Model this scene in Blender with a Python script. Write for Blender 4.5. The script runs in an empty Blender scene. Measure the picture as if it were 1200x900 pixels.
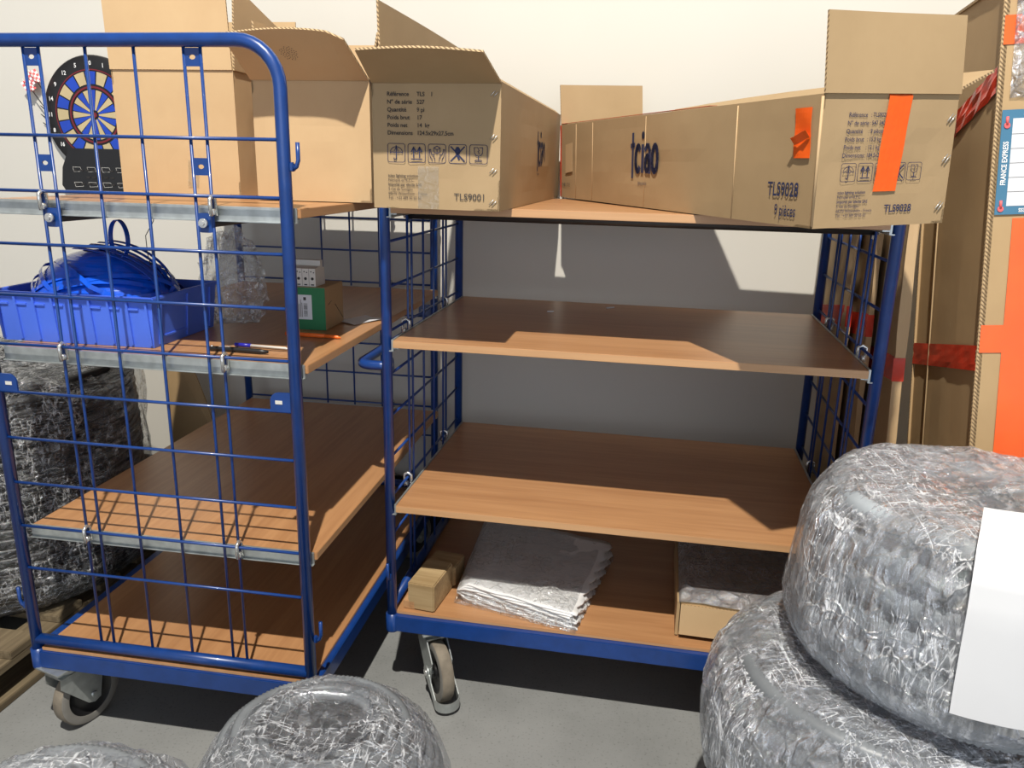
import bpy, bmesh, math, random
from mathutils import Vector, Matrix, Euler, noise
random.seed(7)
PI = math.pi
scene = bpy.context.scene
COL = scene.collection
# ------------------------------------------------------------------ camera
F_PX, PITCH, ROLL, CAM_H = 915.65, 0.26937, 0.023795, 1.4495
cd = bpy.data.cameras.new('camera'); cam = bpy.data.objects.new('camera', cd); COL.objects.link(cam)
cd.sensor_width = 36.0; cd.lens = F_PX / 1200 * 36; cd.clip_start = 0.02; cd.clip_end = 60
_r0 = Vector((1, 0, 0)); _f = Vector((0, math.cos(PITCH), -math.sin(PITCH))); _u0 = Vector((0, math.sin(PITCH), math.cos(PITCH)))
_r = _r0 * math.cos(ROLL) + _u0 * math.sin(ROLL); _u = -_r0 * math.sin(ROLL) + _u0 * math.cos(ROLL)
_m = Matrix((_r, _u, -_f)).transposed().to_4x4(); _m.translation = Vector((0, 0, CAM_H))
cam.matrix_world = _m
scene.camera = cam
# ------------------------------------------------------------------ light
# the hall's high bay lamp, 5.3 m up, a little behind and left of the camera
ld = bpy.data.lights.new('high_bay_lamp', 'POINT'); ld.energy = 1640; ld.shadow_soft_size = 0.045; ld.color = (1.0, 0.95, 0.86)
lamp = bpy.data.objects.new('high_bay_lamp', ld); COL.objects.link(lamp); lamp.location = (-0.239, -0.775, 5.32)
world = bpy.data.worlds.new('world'); scene.world = world; world.use_nodes = True
wn = world.node_tree; wn.nodes.clear()
wo = wn.nodes.new('ShaderNodeOutputWorld'); wb = wn.nodes.new('ShaderNodeBackground')
wt = wn.nodes.new('ShaderNodeTexCoord'); ws = wn.nodes.new('ShaderNodeSeparateXYZ'); wr = wn.nodes.new('ShaderNodeValToRGB'); wm = wn.nodes.new('ShaderNodeMapRange')
wn.links.new(wt.outputs['Generated'], ws.inputs[0]); wn.links.new(ws.outputs['Y'], wm.inputs[0])
wm.inputs[1].default_value = -1; wm.inputs[2].default_value = 1
wn.links.new(wm.outputs[0], wr.inputs[0]); 
wz = wn.nodes.new('ShaderNodeMapRange'); wn.links.new(ws.outputs['Z'], wz.inputs[0]); wz.inputs[1].default_value = 0; wz.inputs[2].default_value = .8; wz.inputs[3].default_value = 1; wz.inputs[4].default_value = .45
wx = wn.nodes.new('ShaderNodeMix'); wx.data_type = 'RGBA'; wx.blend_type = 'MULTIPLY'; wx.inputs[0].default_value = 1
wn.links.new(wr.outputs[0], wx.inputs[6]); wn.links.new(wz.outputs[0], wx.inputs[7]); wn.links.new(wx.outputs[2], wb.inputs[0]); wn.links.new(wb.outputs[0], wo.inputs[0])
_e = wr.color_ramp.elements.new(0.16); _e.color = (0.68, 0.68, 0.72, 1); _e = wr.color_ramp.elements.new(0.07); _e.color = (1.0, 1.1, 1.25, 1)
wr.color_ramp.elements[0].position = 0.0; wr.color_ramp.elements[0].color = (3.0, 3.3, 3.8, 1)     # hot zone behind the camera, added to brighten the film's reflections
wr.color_ramp.elements[3].position = 0.55; wr.color_ramp.elements[3].color = (0.43, 0.385, 0.345, 1)
wb.inputs[1].default_value = 0.66
scene.view_settings.view_transform = 'Standard'; scene.view_settings.look = 'None'
scene.view_settings.exposure = 0.0; scene.view_settings.gamma = 1.0; scene.view_settings.use_curve_mapping = False
scene.cycles.transparent_max_bounces = 24
scene.cycles.max_bounces = 10

# ------------------------------------------------------------------ materials
def new_mat(name):
    m = bpy.data.materials.new(name); m.use_nodes = True; nt = m.node_tree
    return m, nt, nt.nodes['Principled BSDF'], nt.nodes['Material Output']
def nz(nt, scale, detail=4, vec=None, mapscale=None, rough=.5):
    t = nt.nodes.new('ShaderNodeTexNoise'); t.inputs['Scale'].default_value = scale; t.inputs['Detail'].default_value = detail
    t.inputs['Roughness'].default_value = rough
    tc = nt.nodes.new('ShaderNodeTexCoord')
    if mapscale:
        mp = nt.nodes.new('ShaderNodeMapping'); mp.inputs['Scale'].default_value = mapscale
        nt.links.new(tc.outputs['Object'], mp.inputs[0]); nt.links.new(mp.outputs[0], t.inputs['Vector'])
    else: nt.links.new(tc.outputs['Object'], t.inputs['Vector'])
    return t
def ramp(nt, src, stops):
    r = nt.nodes.new('ShaderNodeValToRGB'); el = r.color_ramp.elements
    while len(el) < len(stops): el.new(.5)
    for e, (p, c) in zip(el, stops): e.position = p; e.color = (c[0], c[1], c[2], 1)
    nt.links.new(src, r.inputs[0]); return r
def bump(nt, src, bs, strength, dist=.002):
    b = nt.nodes.new('ShaderNodeBump'); b.inputs['Strength'].default_value = strength; b.inputs['Distance'].default_value = dist
    nt.links.new(src, b.inputs['Height']); nt.links.new(b.outputs[0], bs.inputs['Normal']); return b
def plain(name, col, rough=.5, metal=0, var=.08, scale=12, bmp=0, coat=0, ms=None):
    m, nt, bs, out = new_mat(name)
    t = nz(nt, scale, 5, mapscale=ms)
    a = [max(0, c * (1 - var)) for c in col]; b = [min(1, c * (1 + var)) for c in col]
    r = ramp(nt, t.outputs[0], [(.3, a), (.7, b)])
    nt.links.new(r.outputs[0], bs.inputs['Base Color'])
    bs.inputs['Roughness'].default_value = rough; bs.inputs['Metallic'].default_value = metal
    bs.inputs['Coat Weight'].default_value = coat
    if bmp: bump(nt, t.outputs[0], bs, bmp)
    return m
M = {}
M['blue'] = plain('blue_enamel', (0.006, 0.042, 0.20), .32, var=.12, scale=30, coat=.3)
M['galv'] = plain('galvanised_steel', (0.50, 0.53, 0.52), .38, .75, .15, 40)
M['chrome'] = plain('zinc_bolt', (0.7, 0.7, 0.68), .25, .8, .05)
M['darksteel'] = plain('dark_steel', (0.05, 0.045, 0.042), .45, .5, .2)
M['rubber'] = plain('grey_rubber', (0.22, 0.21, 0.19), .7, 0, .12, 25)
M['tread'] = plain('worn_tread', (0.20, 0.17, 0.13), .8, 0, .2, 40)
M['black'] = plain('black_plastic', (0.012, 0.012, 0.013), .4, 0, .1)
M['ink'] = plain('dark_blue_ink', (0.018, 0.024, 0.075), .75, 0, .15, 60)
M['inkg'] = plain('grey_ink', (0.045, 0.038, 0.035), .75, 0, .15, 60)
M['orange'] = plain('orange_tape', (0.85, 0.115, 0.01), .3, 0, .1, 9, .25)
M['redtape'] = plain('red_tape', (0.60, 0.045, 0.02), .22, 0, .25, 20, .5)
M['white'] = plain('white_paper', (0.64, 0.65, 0.67), .55, 0, .03, 6)
M['offwhite'] = plain('off_white_plastic', (0.62, 0.60, 0.55), .45, 0, .05)
M['green'] = plain('green_print', (0.015, 0.17, 0.06), .6, 0, .1)
M['bin'] = plain('blue_plastic', (0.07, 0.16, 0.72), .38, 0, .06, 8)
M['strap'] = plain('blue_strapping', (0.004, 0.085, 0.62), .18, 0, .15, 15, coat=.6)
M['labelblue'] = plain('label_blue', (0.05, 0.17, 0.28), .4, 0, .05)
M['pink'] = plain('label_red', (0.75, 0.12, 0.12), .5)
M['cream'] = plain('cream_segment', (0.50, 0.40, 0.22), .5)
M['dartblue'] = plain('blue_segment', (0.012, 0.055, 0.42), .5)
M['dartred'] = plain('red_segment', (0.16, 0.012, 0.02), .5)
M['whiteprint'] = plain('white_print', (0.8, 0.8, 0.78), .6)
M['penblue'] = plain('pen_blue', (0.02, 0.02, 0.35), .3)
M['penorange'] = plain('pen_orange', (0.85, 0.16, 0.02), .35)
M['darkstrip'] = plain('black_strip', (0.012, 0.012, 0.012), .6)

def mat_wall():
    m, nt, bs, out = new_mat('painted_wall')
    t = nz(nt, 1.3, 3); t2 = nz(nt, 60, 3)
    r = ramp(nt, t.outputs[0], [(.3, (.585, .56, .50)), (.7, (.61, .585, .525))])
    nt.links.new(r.outputs[0], bs.inputs['Base Color']); bs.inputs['Roughness'].default_value = .75
    bump(nt, t2.outputs[0], bs, .06); return m
M['wall'] = mat_wall()
def mat_floor():
    m, nt, bs, out = new_mat('painted_concrete')
    t = nz(nt, 2.2, 8, rough=.65); t2 = nz(nt, 140, 4); t3 = nz(nt, 11, 6, rough=.7)
    r = ramp(nt, t.outputs[0], [(.3, (.20, .205, .20)), (.55, (.255, .26, .255)), (.8, (.285, .288, .28))])
    r3 = ramp(nt, t3.outputs[0], [(.66, (1, 1, 1)), (.74, (.55, .52, .48))])
    mx = nt.nodes.new('ShaderNodeMix'); mx.data_type = 'RGBA'; mx.blend_type = 'MULTIPLY'; mx.inputs[0].default_value = .7
    nt.links.new(r.outputs[0], mx.inputs[6]); nt.links.new(r3.outputs[0], mx.inputs[7])
    r2 = ramp(nt, t2.outputs[0], [(.30, (.7, .7, .7)), (.42, (1, 1, 1))])
    mx2 = nt.nodes.new('ShaderNodeMix'); mx2.data_type = 'RGBA'; mx2.blend_type = 'MULTIPLY'; mx2.inputs[0].default_value = 1
    nt.links.new(mx.outputs[2], mx2.inputs[6]); nt.links.new(r2.outputs[0], mx2.inputs[7])
    nt.links.new(mx2.outputs[2], bs.inputs['Base Color']); bs.inputs['Roughness'].default_value = .6
    bump(nt, t3.outputs[0], bs, .15); return m
M['floor'] = mat_floor()
def mat_wood(name, axis, dark=(.36, .175, .075), light=(.46, .24, .108), rough=.33):
    m, nt, bs, out = new_mat(name)
    sc = (3, 60, 60) if axis == 'x' else (60, 3, 60)
    t = nz(nt, 1.5, 6, mapscale=sc); t2 = nz(nt, .9, 3, mapscale=tuple(s * .35 for s in sc))
    add = nt.nodes.new('ShaderNodeMath'); add.operation = 'ADD'; nt.links.new(t.outputs[0], add.inputs[0]); nt.links.new(t2.outputs[0], add.inputs[1])
    hf = nt.nodes.new('ShaderNodeMath'); hf.operation = 'MULTIPLY'; hf.inputs[1].default_value = .5; nt.links.new(add.outputs[0], hf.inputs[0])
    r = ramp(nt, hf.outputs[0], [(.36, dark), (.62, light)])
    nt.links.new(r.outputs[0], bs.inputs['Base Color']); bs.inputs['Roughness'].default_value = rough
    return m
M['wood'] = mat_wood('beech_laminate', 'y')
M['edge'] = mat_wood('beech_edge_band', 'y', (.46, .25, .115), (.54, .31, .15), .4)
M['rawwood'] = mat_wood('raw_pine', 'x', (.30, .20, .09), (.46, .33, .17), .8)
M['palletwood'] = mat_wood('weathered_pallet_wood', 'y', (.10, .072, .04), (.22, .17, .10), .85)
def mat_card(name, a, b, bumpy=.12):
    m, nt, bs, out = new_mat(name)
    t = nz(nt, 3.5, 6, rough=.6); t2 = nz(nt, 90, 3, mapscale=(1, 1, .25)); t3 = nz(nt, 7, 3)
    r = ramp(nt, t.outputs[0], [(.3, a), (.7, b)])
    nt.links.new(r.outputs[0], bs.inputs['Base Color']); bs.inputs['Roughness'].default_value = .72
    ad = nt.nodes.new('ShaderNodeMath'); ad.operation = 'MULTIPLY_ADD'; ad.inputs[1].default_value = .15
    nt.links.new(t2.outputs[0], ad.inputs[0]); nt.links.new(t3.outputs[0], ad.inputs[2])
    bump(nt, ad.outputs[0], bs, bumpy, .01); return m
M['card'] = mat_card('kraft_cardboard', (.40, .265, .13), (.46, .315, .16))
M['card2'] = mat_card('kraft_cardboard_light', (.49, .33, .175), (.55, .385, .21))
M['cardolive'] = mat_card('kraft_cardboard_brown', (.345, .235, .12), (.405, .282, .15))
def mat_corr():
    m, nt, bs, out = new_mat('corrugated_edge')
    tc = nt.nodes.new('ShaderNodeTexCoord'); w = nt.nodes.new('ShaderNodeTexWave'); w.wave_type = 'BANDS'; w.bands_direction = 'DIAGONAL'
    w.inputs['Scale'].default_value = 70; w.inputs['Distortion'].default_value = 1.5
    nt.links.new(tc.outputs['Object'], w.inputs[0])
    r = ramp(nt, w.outputs[0], [(.3, (.16, .10, .05)), (.6, (.52, .37, .2))])
    nt.links.new(r.outputs[0], bs.inputs['Base Color']); bs.inputs['Roughness'].default_value = .8; return m
M['corr'] = mat_corr()
def mat_film(name, haze=.10, streak=.42, scale=(9, 9, 40), sc=2.2, tint=(.80, .83, .88), rough=.10, bs_=1.0, diff=.22, rim=.5, crease=.45, cov=.5, k2s=14, lo=.44, hi=.68):
    m, nt, bs, out = new_mat(name); nt.nodes.remove(bs); L = nt.links.new
    t = nz(nt, sc, 6, mapscale=scale, rough=.62); t2 = nz(nt, sc * 9, 3, rough=.55)
    v = nt.nodes.new('ShaderNodeTexVoronoi'); v.feature = 'DISTANCE_TO_EDGE'; v.inputs['Scale'].default_value = 22
    tc = nt.nodes.new('ShaderNodeTexCoord'); nw = nz(nt, 7, 4); mixv = nt.nodes.new('ShaderNodeVectorMath'); mixv.operation = 'ADD'
    scv = nt.nodes.new('ShaderNodeVectorMath'); scv.operation = 'SCALE'; scv.inputs['Scale'].default_value = .16
    L(nw.outputs['Color'], scv.inputs[0]); L(scv.outputs[0], mixv.inputs[1]); L(tc.outputs['Object'], mixv.inputs[0]); L(mixv.outputs[0], v.inputs['Vector'])
    h = nt.nodes.new('ShaderNodeMath'); h.operation = 'MULTIPLY_ADD'; h.inputs[1].default_value = 1.5; L(t.outputs[0], h.inputs[0]); L(t2.outputs[0], h.inputs[2])
    vv = nt.nodes.new('ShaderNodeMath'); vv.operation = 'MINIMUM'; vv.inputs[1].default_value = .10; L(v.outputs['Distance'], vv.inputs[0])
    h2 = nt.nodes.new('ShaderNodeMath'); h2.operation = 'MULTIPLY_ADD'; h2.inputs[1].default_value = -3.0; L(vv.outputs[0], h2.inputs[0]); L(h.outputs[0], h2.inputs[2])
    b = nt.nodes.new('ShaderNodeBump'); b.inputs['Strength'].default_value = bs_; b.inputs['Distance'].default_value = .014; L(h2.outputs[0], b.inputs['Height'])
    g = nt.nodes.new('ShaderNodeBsdfGlossy'); g.inputs['Roughness'].default_value = rough; g.inputs['Color'].default_value = (.92, .95, 1, 1); L(b.outputs[0], g.inputs['Normal'])
    df = nt.nodes.new('ShaderNodeBsdfDiffuse'); df.inputs['Color'].default_value = (*tint, 1); L(b.outputs[0], df.inputs['Normal'])
    gd = nt.nodes.new('ShaderNodeMixShader'); gd.inputs[0].default_value = diff; L(g.outputs[0], gd.inputs[1]); L(df.outputs[0], gd.inputs[2])
    tr = nt.nodes.new('ShaderNodeBsdfTransparent'); tr.inputs[0].default_value = (.96, .97, .98, 1)
    def creases(mapscale, scl, width, seed_):  # thin white lines: denser folded film, with the sparkle of its creases painted in
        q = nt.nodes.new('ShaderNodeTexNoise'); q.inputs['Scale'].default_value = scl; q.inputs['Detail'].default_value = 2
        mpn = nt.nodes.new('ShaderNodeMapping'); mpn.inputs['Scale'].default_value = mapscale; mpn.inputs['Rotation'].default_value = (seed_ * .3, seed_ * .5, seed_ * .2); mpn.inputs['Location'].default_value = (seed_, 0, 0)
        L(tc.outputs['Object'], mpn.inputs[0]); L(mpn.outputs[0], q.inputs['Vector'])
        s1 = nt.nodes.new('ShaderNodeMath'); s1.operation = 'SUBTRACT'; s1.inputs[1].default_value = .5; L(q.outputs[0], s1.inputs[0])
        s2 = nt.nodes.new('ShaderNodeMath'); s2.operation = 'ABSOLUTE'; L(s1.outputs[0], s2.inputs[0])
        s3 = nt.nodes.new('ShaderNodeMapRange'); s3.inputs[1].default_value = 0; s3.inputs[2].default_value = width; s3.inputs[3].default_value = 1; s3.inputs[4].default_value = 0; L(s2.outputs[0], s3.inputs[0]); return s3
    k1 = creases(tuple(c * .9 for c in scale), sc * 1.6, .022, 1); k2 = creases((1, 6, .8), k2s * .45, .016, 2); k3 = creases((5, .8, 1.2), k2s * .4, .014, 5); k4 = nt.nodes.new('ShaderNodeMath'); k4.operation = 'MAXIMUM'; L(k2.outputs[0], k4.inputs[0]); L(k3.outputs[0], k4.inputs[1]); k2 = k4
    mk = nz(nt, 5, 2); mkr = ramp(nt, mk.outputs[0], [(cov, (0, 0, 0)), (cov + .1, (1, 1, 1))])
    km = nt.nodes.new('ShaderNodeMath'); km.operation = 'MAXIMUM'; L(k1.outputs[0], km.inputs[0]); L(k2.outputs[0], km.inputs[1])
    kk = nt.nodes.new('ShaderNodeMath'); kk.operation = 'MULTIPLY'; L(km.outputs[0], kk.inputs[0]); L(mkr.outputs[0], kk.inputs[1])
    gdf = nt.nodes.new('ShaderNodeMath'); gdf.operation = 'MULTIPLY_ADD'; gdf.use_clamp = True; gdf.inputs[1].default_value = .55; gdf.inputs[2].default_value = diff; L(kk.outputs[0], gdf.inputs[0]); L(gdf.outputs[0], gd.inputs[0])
    r0 = ramp(nt, t.outputs[0], [(lo, (haze,) * 3), (hi, (streak,) * 3)])
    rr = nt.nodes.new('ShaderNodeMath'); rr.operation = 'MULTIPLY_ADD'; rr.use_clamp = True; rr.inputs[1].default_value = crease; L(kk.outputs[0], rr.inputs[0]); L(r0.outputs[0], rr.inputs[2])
    lw = nt.nodes.new('ShaderNodeLayerWeight'); lw.inputs['Blend'].default_value = .25; L(b.outputs[0], lw.inputs['Normal'])
    ma = nt.nodes.new('ShaderNodeMath'); ma.operation = 'MULTIPLY_ADD'; ma.use_clamp = True; ma.inputs[1].default_value = rim; L(lw.outputs['Facing'], ma.inputs[0]); L(rr.outputs[0], ma.inputs[2])
    mx = nt.nodes.new('ShaderNodeMixShader'); L(ma.outputs[0], mx.inputs[0]); L(tr.outputs[0], mx.inputs[1]); L(gd.outputs[0], mx.inputs[2])
    L(mx.outputs[0], out.inputs[0]); return m
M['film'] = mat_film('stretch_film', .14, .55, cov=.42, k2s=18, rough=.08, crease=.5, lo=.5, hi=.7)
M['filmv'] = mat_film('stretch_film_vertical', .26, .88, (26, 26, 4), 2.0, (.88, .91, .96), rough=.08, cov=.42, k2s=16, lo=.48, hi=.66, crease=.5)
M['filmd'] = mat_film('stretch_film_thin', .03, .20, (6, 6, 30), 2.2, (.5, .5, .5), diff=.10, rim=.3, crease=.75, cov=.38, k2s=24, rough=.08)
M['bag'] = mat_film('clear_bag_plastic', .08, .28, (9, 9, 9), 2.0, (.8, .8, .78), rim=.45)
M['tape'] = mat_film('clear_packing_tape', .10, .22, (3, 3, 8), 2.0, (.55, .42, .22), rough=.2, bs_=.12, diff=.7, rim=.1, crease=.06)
def mat_conduit(name, c):
    m, nt, bs, out = new_mat(name)
    t = nz(nt, 9, 4); r = ramp(nt, t.outputs[0], [(.35, [x * .8 for x in c]), (.7, [min(1, x * 1.2) for x in c])])
    nt.links.new(r.outputs[0], bs.inputs['Base Color']); bs.inputs['Roughness'].default_value = .42; return m
M['conduit'] = mat_conduit('grey_conduit', (.17, .185, .20))
M['conduitlight'] = mat_conduit('light_grey_conduit', (.30, .33, .36))
M['conduitblack'] = mat_conduit('black_conduit', (.012, .012, .013))

# ------------------------------------------------------------------ mesh helpers
class MB:
    def __init__(s): s.v = []; s.f = []; s.mi = []; s.sm = []
    def add(s, vs, fs, mat=0, smooth=False, M4=None):
        o = len(s.v)
        s.v += [tuple((M4 @ Vector(v)) if M4 else v) for v in vs]
        s.f += [tuple(i + o for i in f) for f in fs]; s.mi += [mat] * len(fs); s.sm += [smooth] * len(fs); return s
    def box(s, a, b, mat=0, M4=None, bev=0):
        x0, y0, z0 = [min(p, q) for p, q in zip(a, b)]; x1, y1, z1 = [max(p, q) for p, q in zip(a, b)]
        e = min(bev, (x1 - x0) * .45, (y1 - y0) * .45, (z1 - z0) * .45)
        if e <= 0:
            vs = [(x, y, z) for z in (z0, z1) for y in (y0, y1) for x in (x0, x1)]
            return s.add(vs, [(0, 2, 3, 1), (4, 5, 7, 6), (0, 1, 5, 4), (2, 6, 7, 3), (0, 4, 6, 2), (1, 3, 7, 5)], mat, False, M4)
        bm = bmesh.new(); bmesh.ops.create_cube(bm, size=1)
        for v in bm.verts: v.co = Vector(((x0 + x1) / 2 + v.co.x * (x1 - x0), (y0 + y1) / 2 + v.co.y * (y1 - y0), (z0 + z1) / 2 + v.co.z * (z1 - z0)))
        bmesh.ops.bevel(bm, geom=bm.edges[:], offset=e, segments=2, affect='EDGES')
        bm.verts.index_update(); s.add([v.co[:] for v in bm.verts], [[v.index for v in f.verts] for f in bm.faces], mat, False, M4); bm.free(); return s
    def tube(s, pts, r, n=10, mat=0, closed=False, caps=True, M4=None, radii=None):
        pts = [Vector(p) for p in pts]; N = len(pts); vs = []; fs = []
        up = None; ring = []
        for i, p in enumerate(pts):
            if closed: t = (pts[(i + 1) % N] - pts[i - 1])
            else: t = pts[min(i + 1, N - 1)] - pts[max(i - 1, 0)]
            t.normalize()
            if up is None:
                up = t.orthogonal().normalized()
            else:
                up = (up - t * up.dot(t)).normalized()
            b = t.cross(up); rr = radii[i] if radii else r
            for k in range(n):
                a = 2 * PI * k / n; vs.append(tuple(p + (up * math.cos(a) + b * math.sin(a)) * rr))
        for i in range(N if closed else N - 1):
            j = (i + 1) % N
            for k in range(n): fs.append((i * n + k, i * n + (k + 1) % n, j * n + (k + 1) % n, j * n + k))
        if caps and not closed: fs.append(tuple(range(n - 1, -1, -1))); fs.append(tuple((N - 1) * n + k for k in range(n)))
        return s.add(vs, fs, mat, True, M4)
    def cyl(s, c, axis, r, h, n=24, mat=0, M4=None, smooth=True):
        c = Vector(c); ax = {'x': Vector((1, 0, 0)), 'y': Vector((0, 1, 0)), 'z': Vector((0, 0, 1))}[axis]
        e = .06 * min(r, h)
        return s.tube([c, c + ax * e * .01, c + ax * (h - e * .01), c + ax * h], r, n, mat, radii=[r - e, r, r, r - e], M4=M4)
    def lathe(s, prof, n=40, mat=0, M4=None, smooth=True, warp=None):
        vs = []; fs = []; m = len(prof)
        for i in range(n):
            a = 2 * PI * i / n
            for (r, z) in prof:
                p = Vector((r * math.cos(a), r * math.sin(a), z)); vs.append(tuple(warp(p, a) if warp else p))
        for i in range(n):
            j = (i + 1) % n
            for k in range(m - 1): fs.append((i * m + k, j * m + k, j * m + k + 1, i * m + k + 1))
        return s.add(vs, fs, mat, smooth, M4)
    def slab(s, o, u, v, th, nu=1, nv=1, mat=0, edge=None, warp=None, M4=None):
        """thin sheet from o spanned by u and v, thickness th along u x v"""
        o, u, v = Vector(o), Vector(u), Vector(v); n = u.cross(v).normalized(); vs = []; fs = []; mats = []
        for side in (0, 1):
            for j in range(nv + 1):
                for i in range(nu + 1):
                    a, b = i / nu, j / nv; p = o + u * a + v * b
                    w = warp(a, b) if warp else 0
                    if isinstance(w, Vector): p = p + w
                    else: p = p + n * w
                    vs.append(tuple(p + n * th * side))
        K = (nu + 1) * (nv + 1); id_ = lambda i, j, sd: sd * K + j * (nu + 1) + i
        f1 = []; f2 = []
        for j in range(nv):
            for i in range(nu):
                f1.append((id_(i, j, 0), id_(i, j + 1, 0), id_(i + 1, j + 1, 0), id_(i + 1, j, 0)))
                f1.append((id_(i, j, 1), id_(i + 1, j, 1), id_(i + 1, j + 1, 1), id_(i, j + 1, 1)))
        for i in range(nu):
            f2.append((id_(i, 0, 0), id_(i + 1, 0, 0), id_(i + 1, 0, 1), id_(i, 0, 1)))
            f2.append((id_(i, nv, 0), id_(i, nv, 1), id_(i + 1, nv, 1), id_(i + 1, nv, 0)))
        for j in range(nv):
            f2.append((id_(0, j, 0), id_(0, j, 1), id_(0, j + 1, 1), id_(0, j + 1, 0)))
            f2.append((id_(nu, j, 0), id_(nu, j + 1, 0), id_(nu, j + 1, 1), id_(nu, j, 1)))
        k = len(s.v); s.add(vs, f1, mat, False, M4)
        s.f += [tuple(i + k for i in f) for f in f2]; s.mi += [mat if edge is None else edge] * len(f2); s.sm += [False] * len(f2)
        return s
    def prism(s, poly, z0, z1, mat=0, M4=None):
        n = len(poly); vs = [(x, y, z0) for x, y in poly] + [(x, y, z1) for x, y in poly]
        fs = [tuple(range(n - 1, -1, -1)), tuple(range(n, 2 * n))] + [(i, (i + 1) % n, n + (i + 1) % n, n + i) for i in range(n)]
        return s.add(vs, fs, mat, False, M4)
    def build(s, name, mats, parent=None, M4=None):
        me = bpy.data.meshes.new(name); me.from_pydata(s.v, [], s.f)
        if not isinstance(mats, (list, tuple)): mats = [mats]
        for m in mats: me.materials.append(M[m] if isinstance(m, str) else m)
        me.polygons.foreach_set('material_index', s.mi); me.polygons.foreach_set('use_smooth', s.sm); me.update()
        o = bpy.data.objects.new(name, me); COL.objects.link(o)
        if parent: o.parent = parent
        if M4 is not None: o.matrix_local = M4
        return o
def build_islands(mb, name, mats, parent=None, M4=None):
    par = list(range(len(mb.v)))
    def find(a):
        while par[a] != a: par[a] = par[par[a]]; a = par[a]
        return a
    for f in mb.f:
        for k in f[1:]: par[find(k)] = find(f[0])
    g = {}
    for i, f in enumerate(mb.f): g.setdefault(find(f[0]), []).append(i)
    out = []
    for fi in g.values():
        m = MB(); mp = {}
        for i in fi:
            for k in mb.f[i]:
                if k not in mp: mp[k] = len(m.v); m.v.append(mb.v[k])
            m.f.append(tuple(mp[k] for k in mb.f[i])); m.mi.append(mb.mi[i]); m.sm.append(mb.sm[i])
        out.append(m.build(name, mats, parent, M4))
    return out
def thing(name, label, cat, M4, group=None):
    o = bpy.data.objects.new(name, None); COL.objects.link(o); o.empty_display_size = .05
    o.matrix_world = M4; o['label'] = label; o['category'] = cat
    if group: o['group'] = group
    return o
def tag(o, label, cat, group=None):
    o['label'] = label; o['category'] = cat
    if group: o['group'] = group
    return o
def struct(o): o['kind'] = 'structure'; return o
def T(x, y, z, rz=0, rx=0, ry=0): return Matrix.Translation((x, y, z)) @ Matrix.Rotation(rz, 4, 'Z') @ Matrix.Rotation(rx, 4, 'X') @ Matrix.Rotation(ry, 4, 'Y')
def arc(c, r, a0, a1, n, plane='xz'):
    out = []
    for i in range(n + 1):
        a = a0 + (a1 - a0) * i / n; x, y = c[0] + r * math.cos(a), c[1] + r * math.sin(a); out.append((x, y))
    return out
def fbm(p, s=1.0, seed=0): return noise.fractal(Vector(p) * s + Vector((seed * 7.3, seed * 3.1, seed)), 1.0, 2.0, 3)
# printed text: list of (string, x, y, height, align, xscale, bold) in the plane x right, y up -> one flat mesh lying in the xy plane
def text_mesh(lines, extra=None):
    vs = []; fs = []
    for ln in lines:
        st, x, y, h, al, xs = ln[:6]; bold = ln[6] if len(ln) > 6 else 0; rot = ln[7] if len(ln) > 7 else 0
        c = bpy.data.curves.new('txt', 'FONT'); c.body = st; c.size = h * 1.4; c.align_x = al; c.offset = bold; c.resolution_u = 3
        o = bpy.data.objects.new('txt', c); COL.objects.link(o)
        dg = bpy.context.evaluated_depsgraph_get(); me = bpy.data.meshes.new_from_object(o.evaluated_get(dg))
        k = len(vs); cr, sr = math.cos(rot), math.sin(rot)
        for v in me.vertices:
            a, b = v.co.x * xs, v.co.y; vs.append((x + a * cr - b * sr, y + a * sr + b * cr, 0))
        fs += [tuple(i + k for i in p.vertices) for p in me.polygons]
        bpy.data.objects.remove(o); bpy.data.curves.remove(c); bpy.data.meshes.remove(me)
    if extra:
        for pts, w, closed in extra:      # strokes
            n = len(pts)
            for i in range(n if closed else n - 1):
                a = Vector(pts[i]).to_2d(); b = Vector(pts[(i + 1) % n]).to_2d(); d = b - a
                if d.length < 1e-7: continue
                d.normalize(); q = Vector((-d.y, d.x)) * w / 2; e = d * w * .35; k = len(vs)
                for p in (a - e + q, a - e - q, b + e - q, b + e + q): vs.append((p.x, p.y, 0))
                fs.append((k, k + 1, k + 2, k + 3))
    return vs, fs
def printed(name, lines, M4, mat, parent, extra=None, label=None):
    vs, fs = text_mesh(lines, extra); mb = MB(); mb.add(vs, fs)
    o = mb.build(name, mat, parent, M4)
    if label: o['label'] = label
    return o

# ================================================================== the room
WALL_YAW = -0.158
wd = Vector((math.cos(WALL_YAW), math.sin(WALL_YAW), 0)); W0 = Vector((.126, 2.803, 0))
mb = MB(); mb.box((-6, 0, -.1), (3.2, .15, 3.6)); struct(mb.build('wall_back', 'wall', None, T(W0.x, W0.y, 0, WALL_YAW)))
mb = MB(); mb.box((-6, -6, -.1), (6, 5, 0)); struct(mb.build('floor', 'floor'))
mb = MB(); mb.box((-5.9, -.012, 0), (3.1, -.001, .262)); struct(mb.build('dark_strip_back', 'darkstrip', None, T(W0.x, W0.y, 0, WALL_YAW)))  # near-black strip along the foot of the back wall
mb = MB(); mb.tube([(1.385, -.03, 0.001), (1.385, -.03, 3.5)], .012, 10); mb.tube([(1.42, -.03, 0.001), (1.42, -.03, 3.5)], .012, 10); mb.box((1.37, -.018, .001), (1.44, -.001, 3.5))
struct(mb.build('trim_1', 'galv', None, T(W0.x, W0.y, 0, WALL_YAW)))

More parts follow.
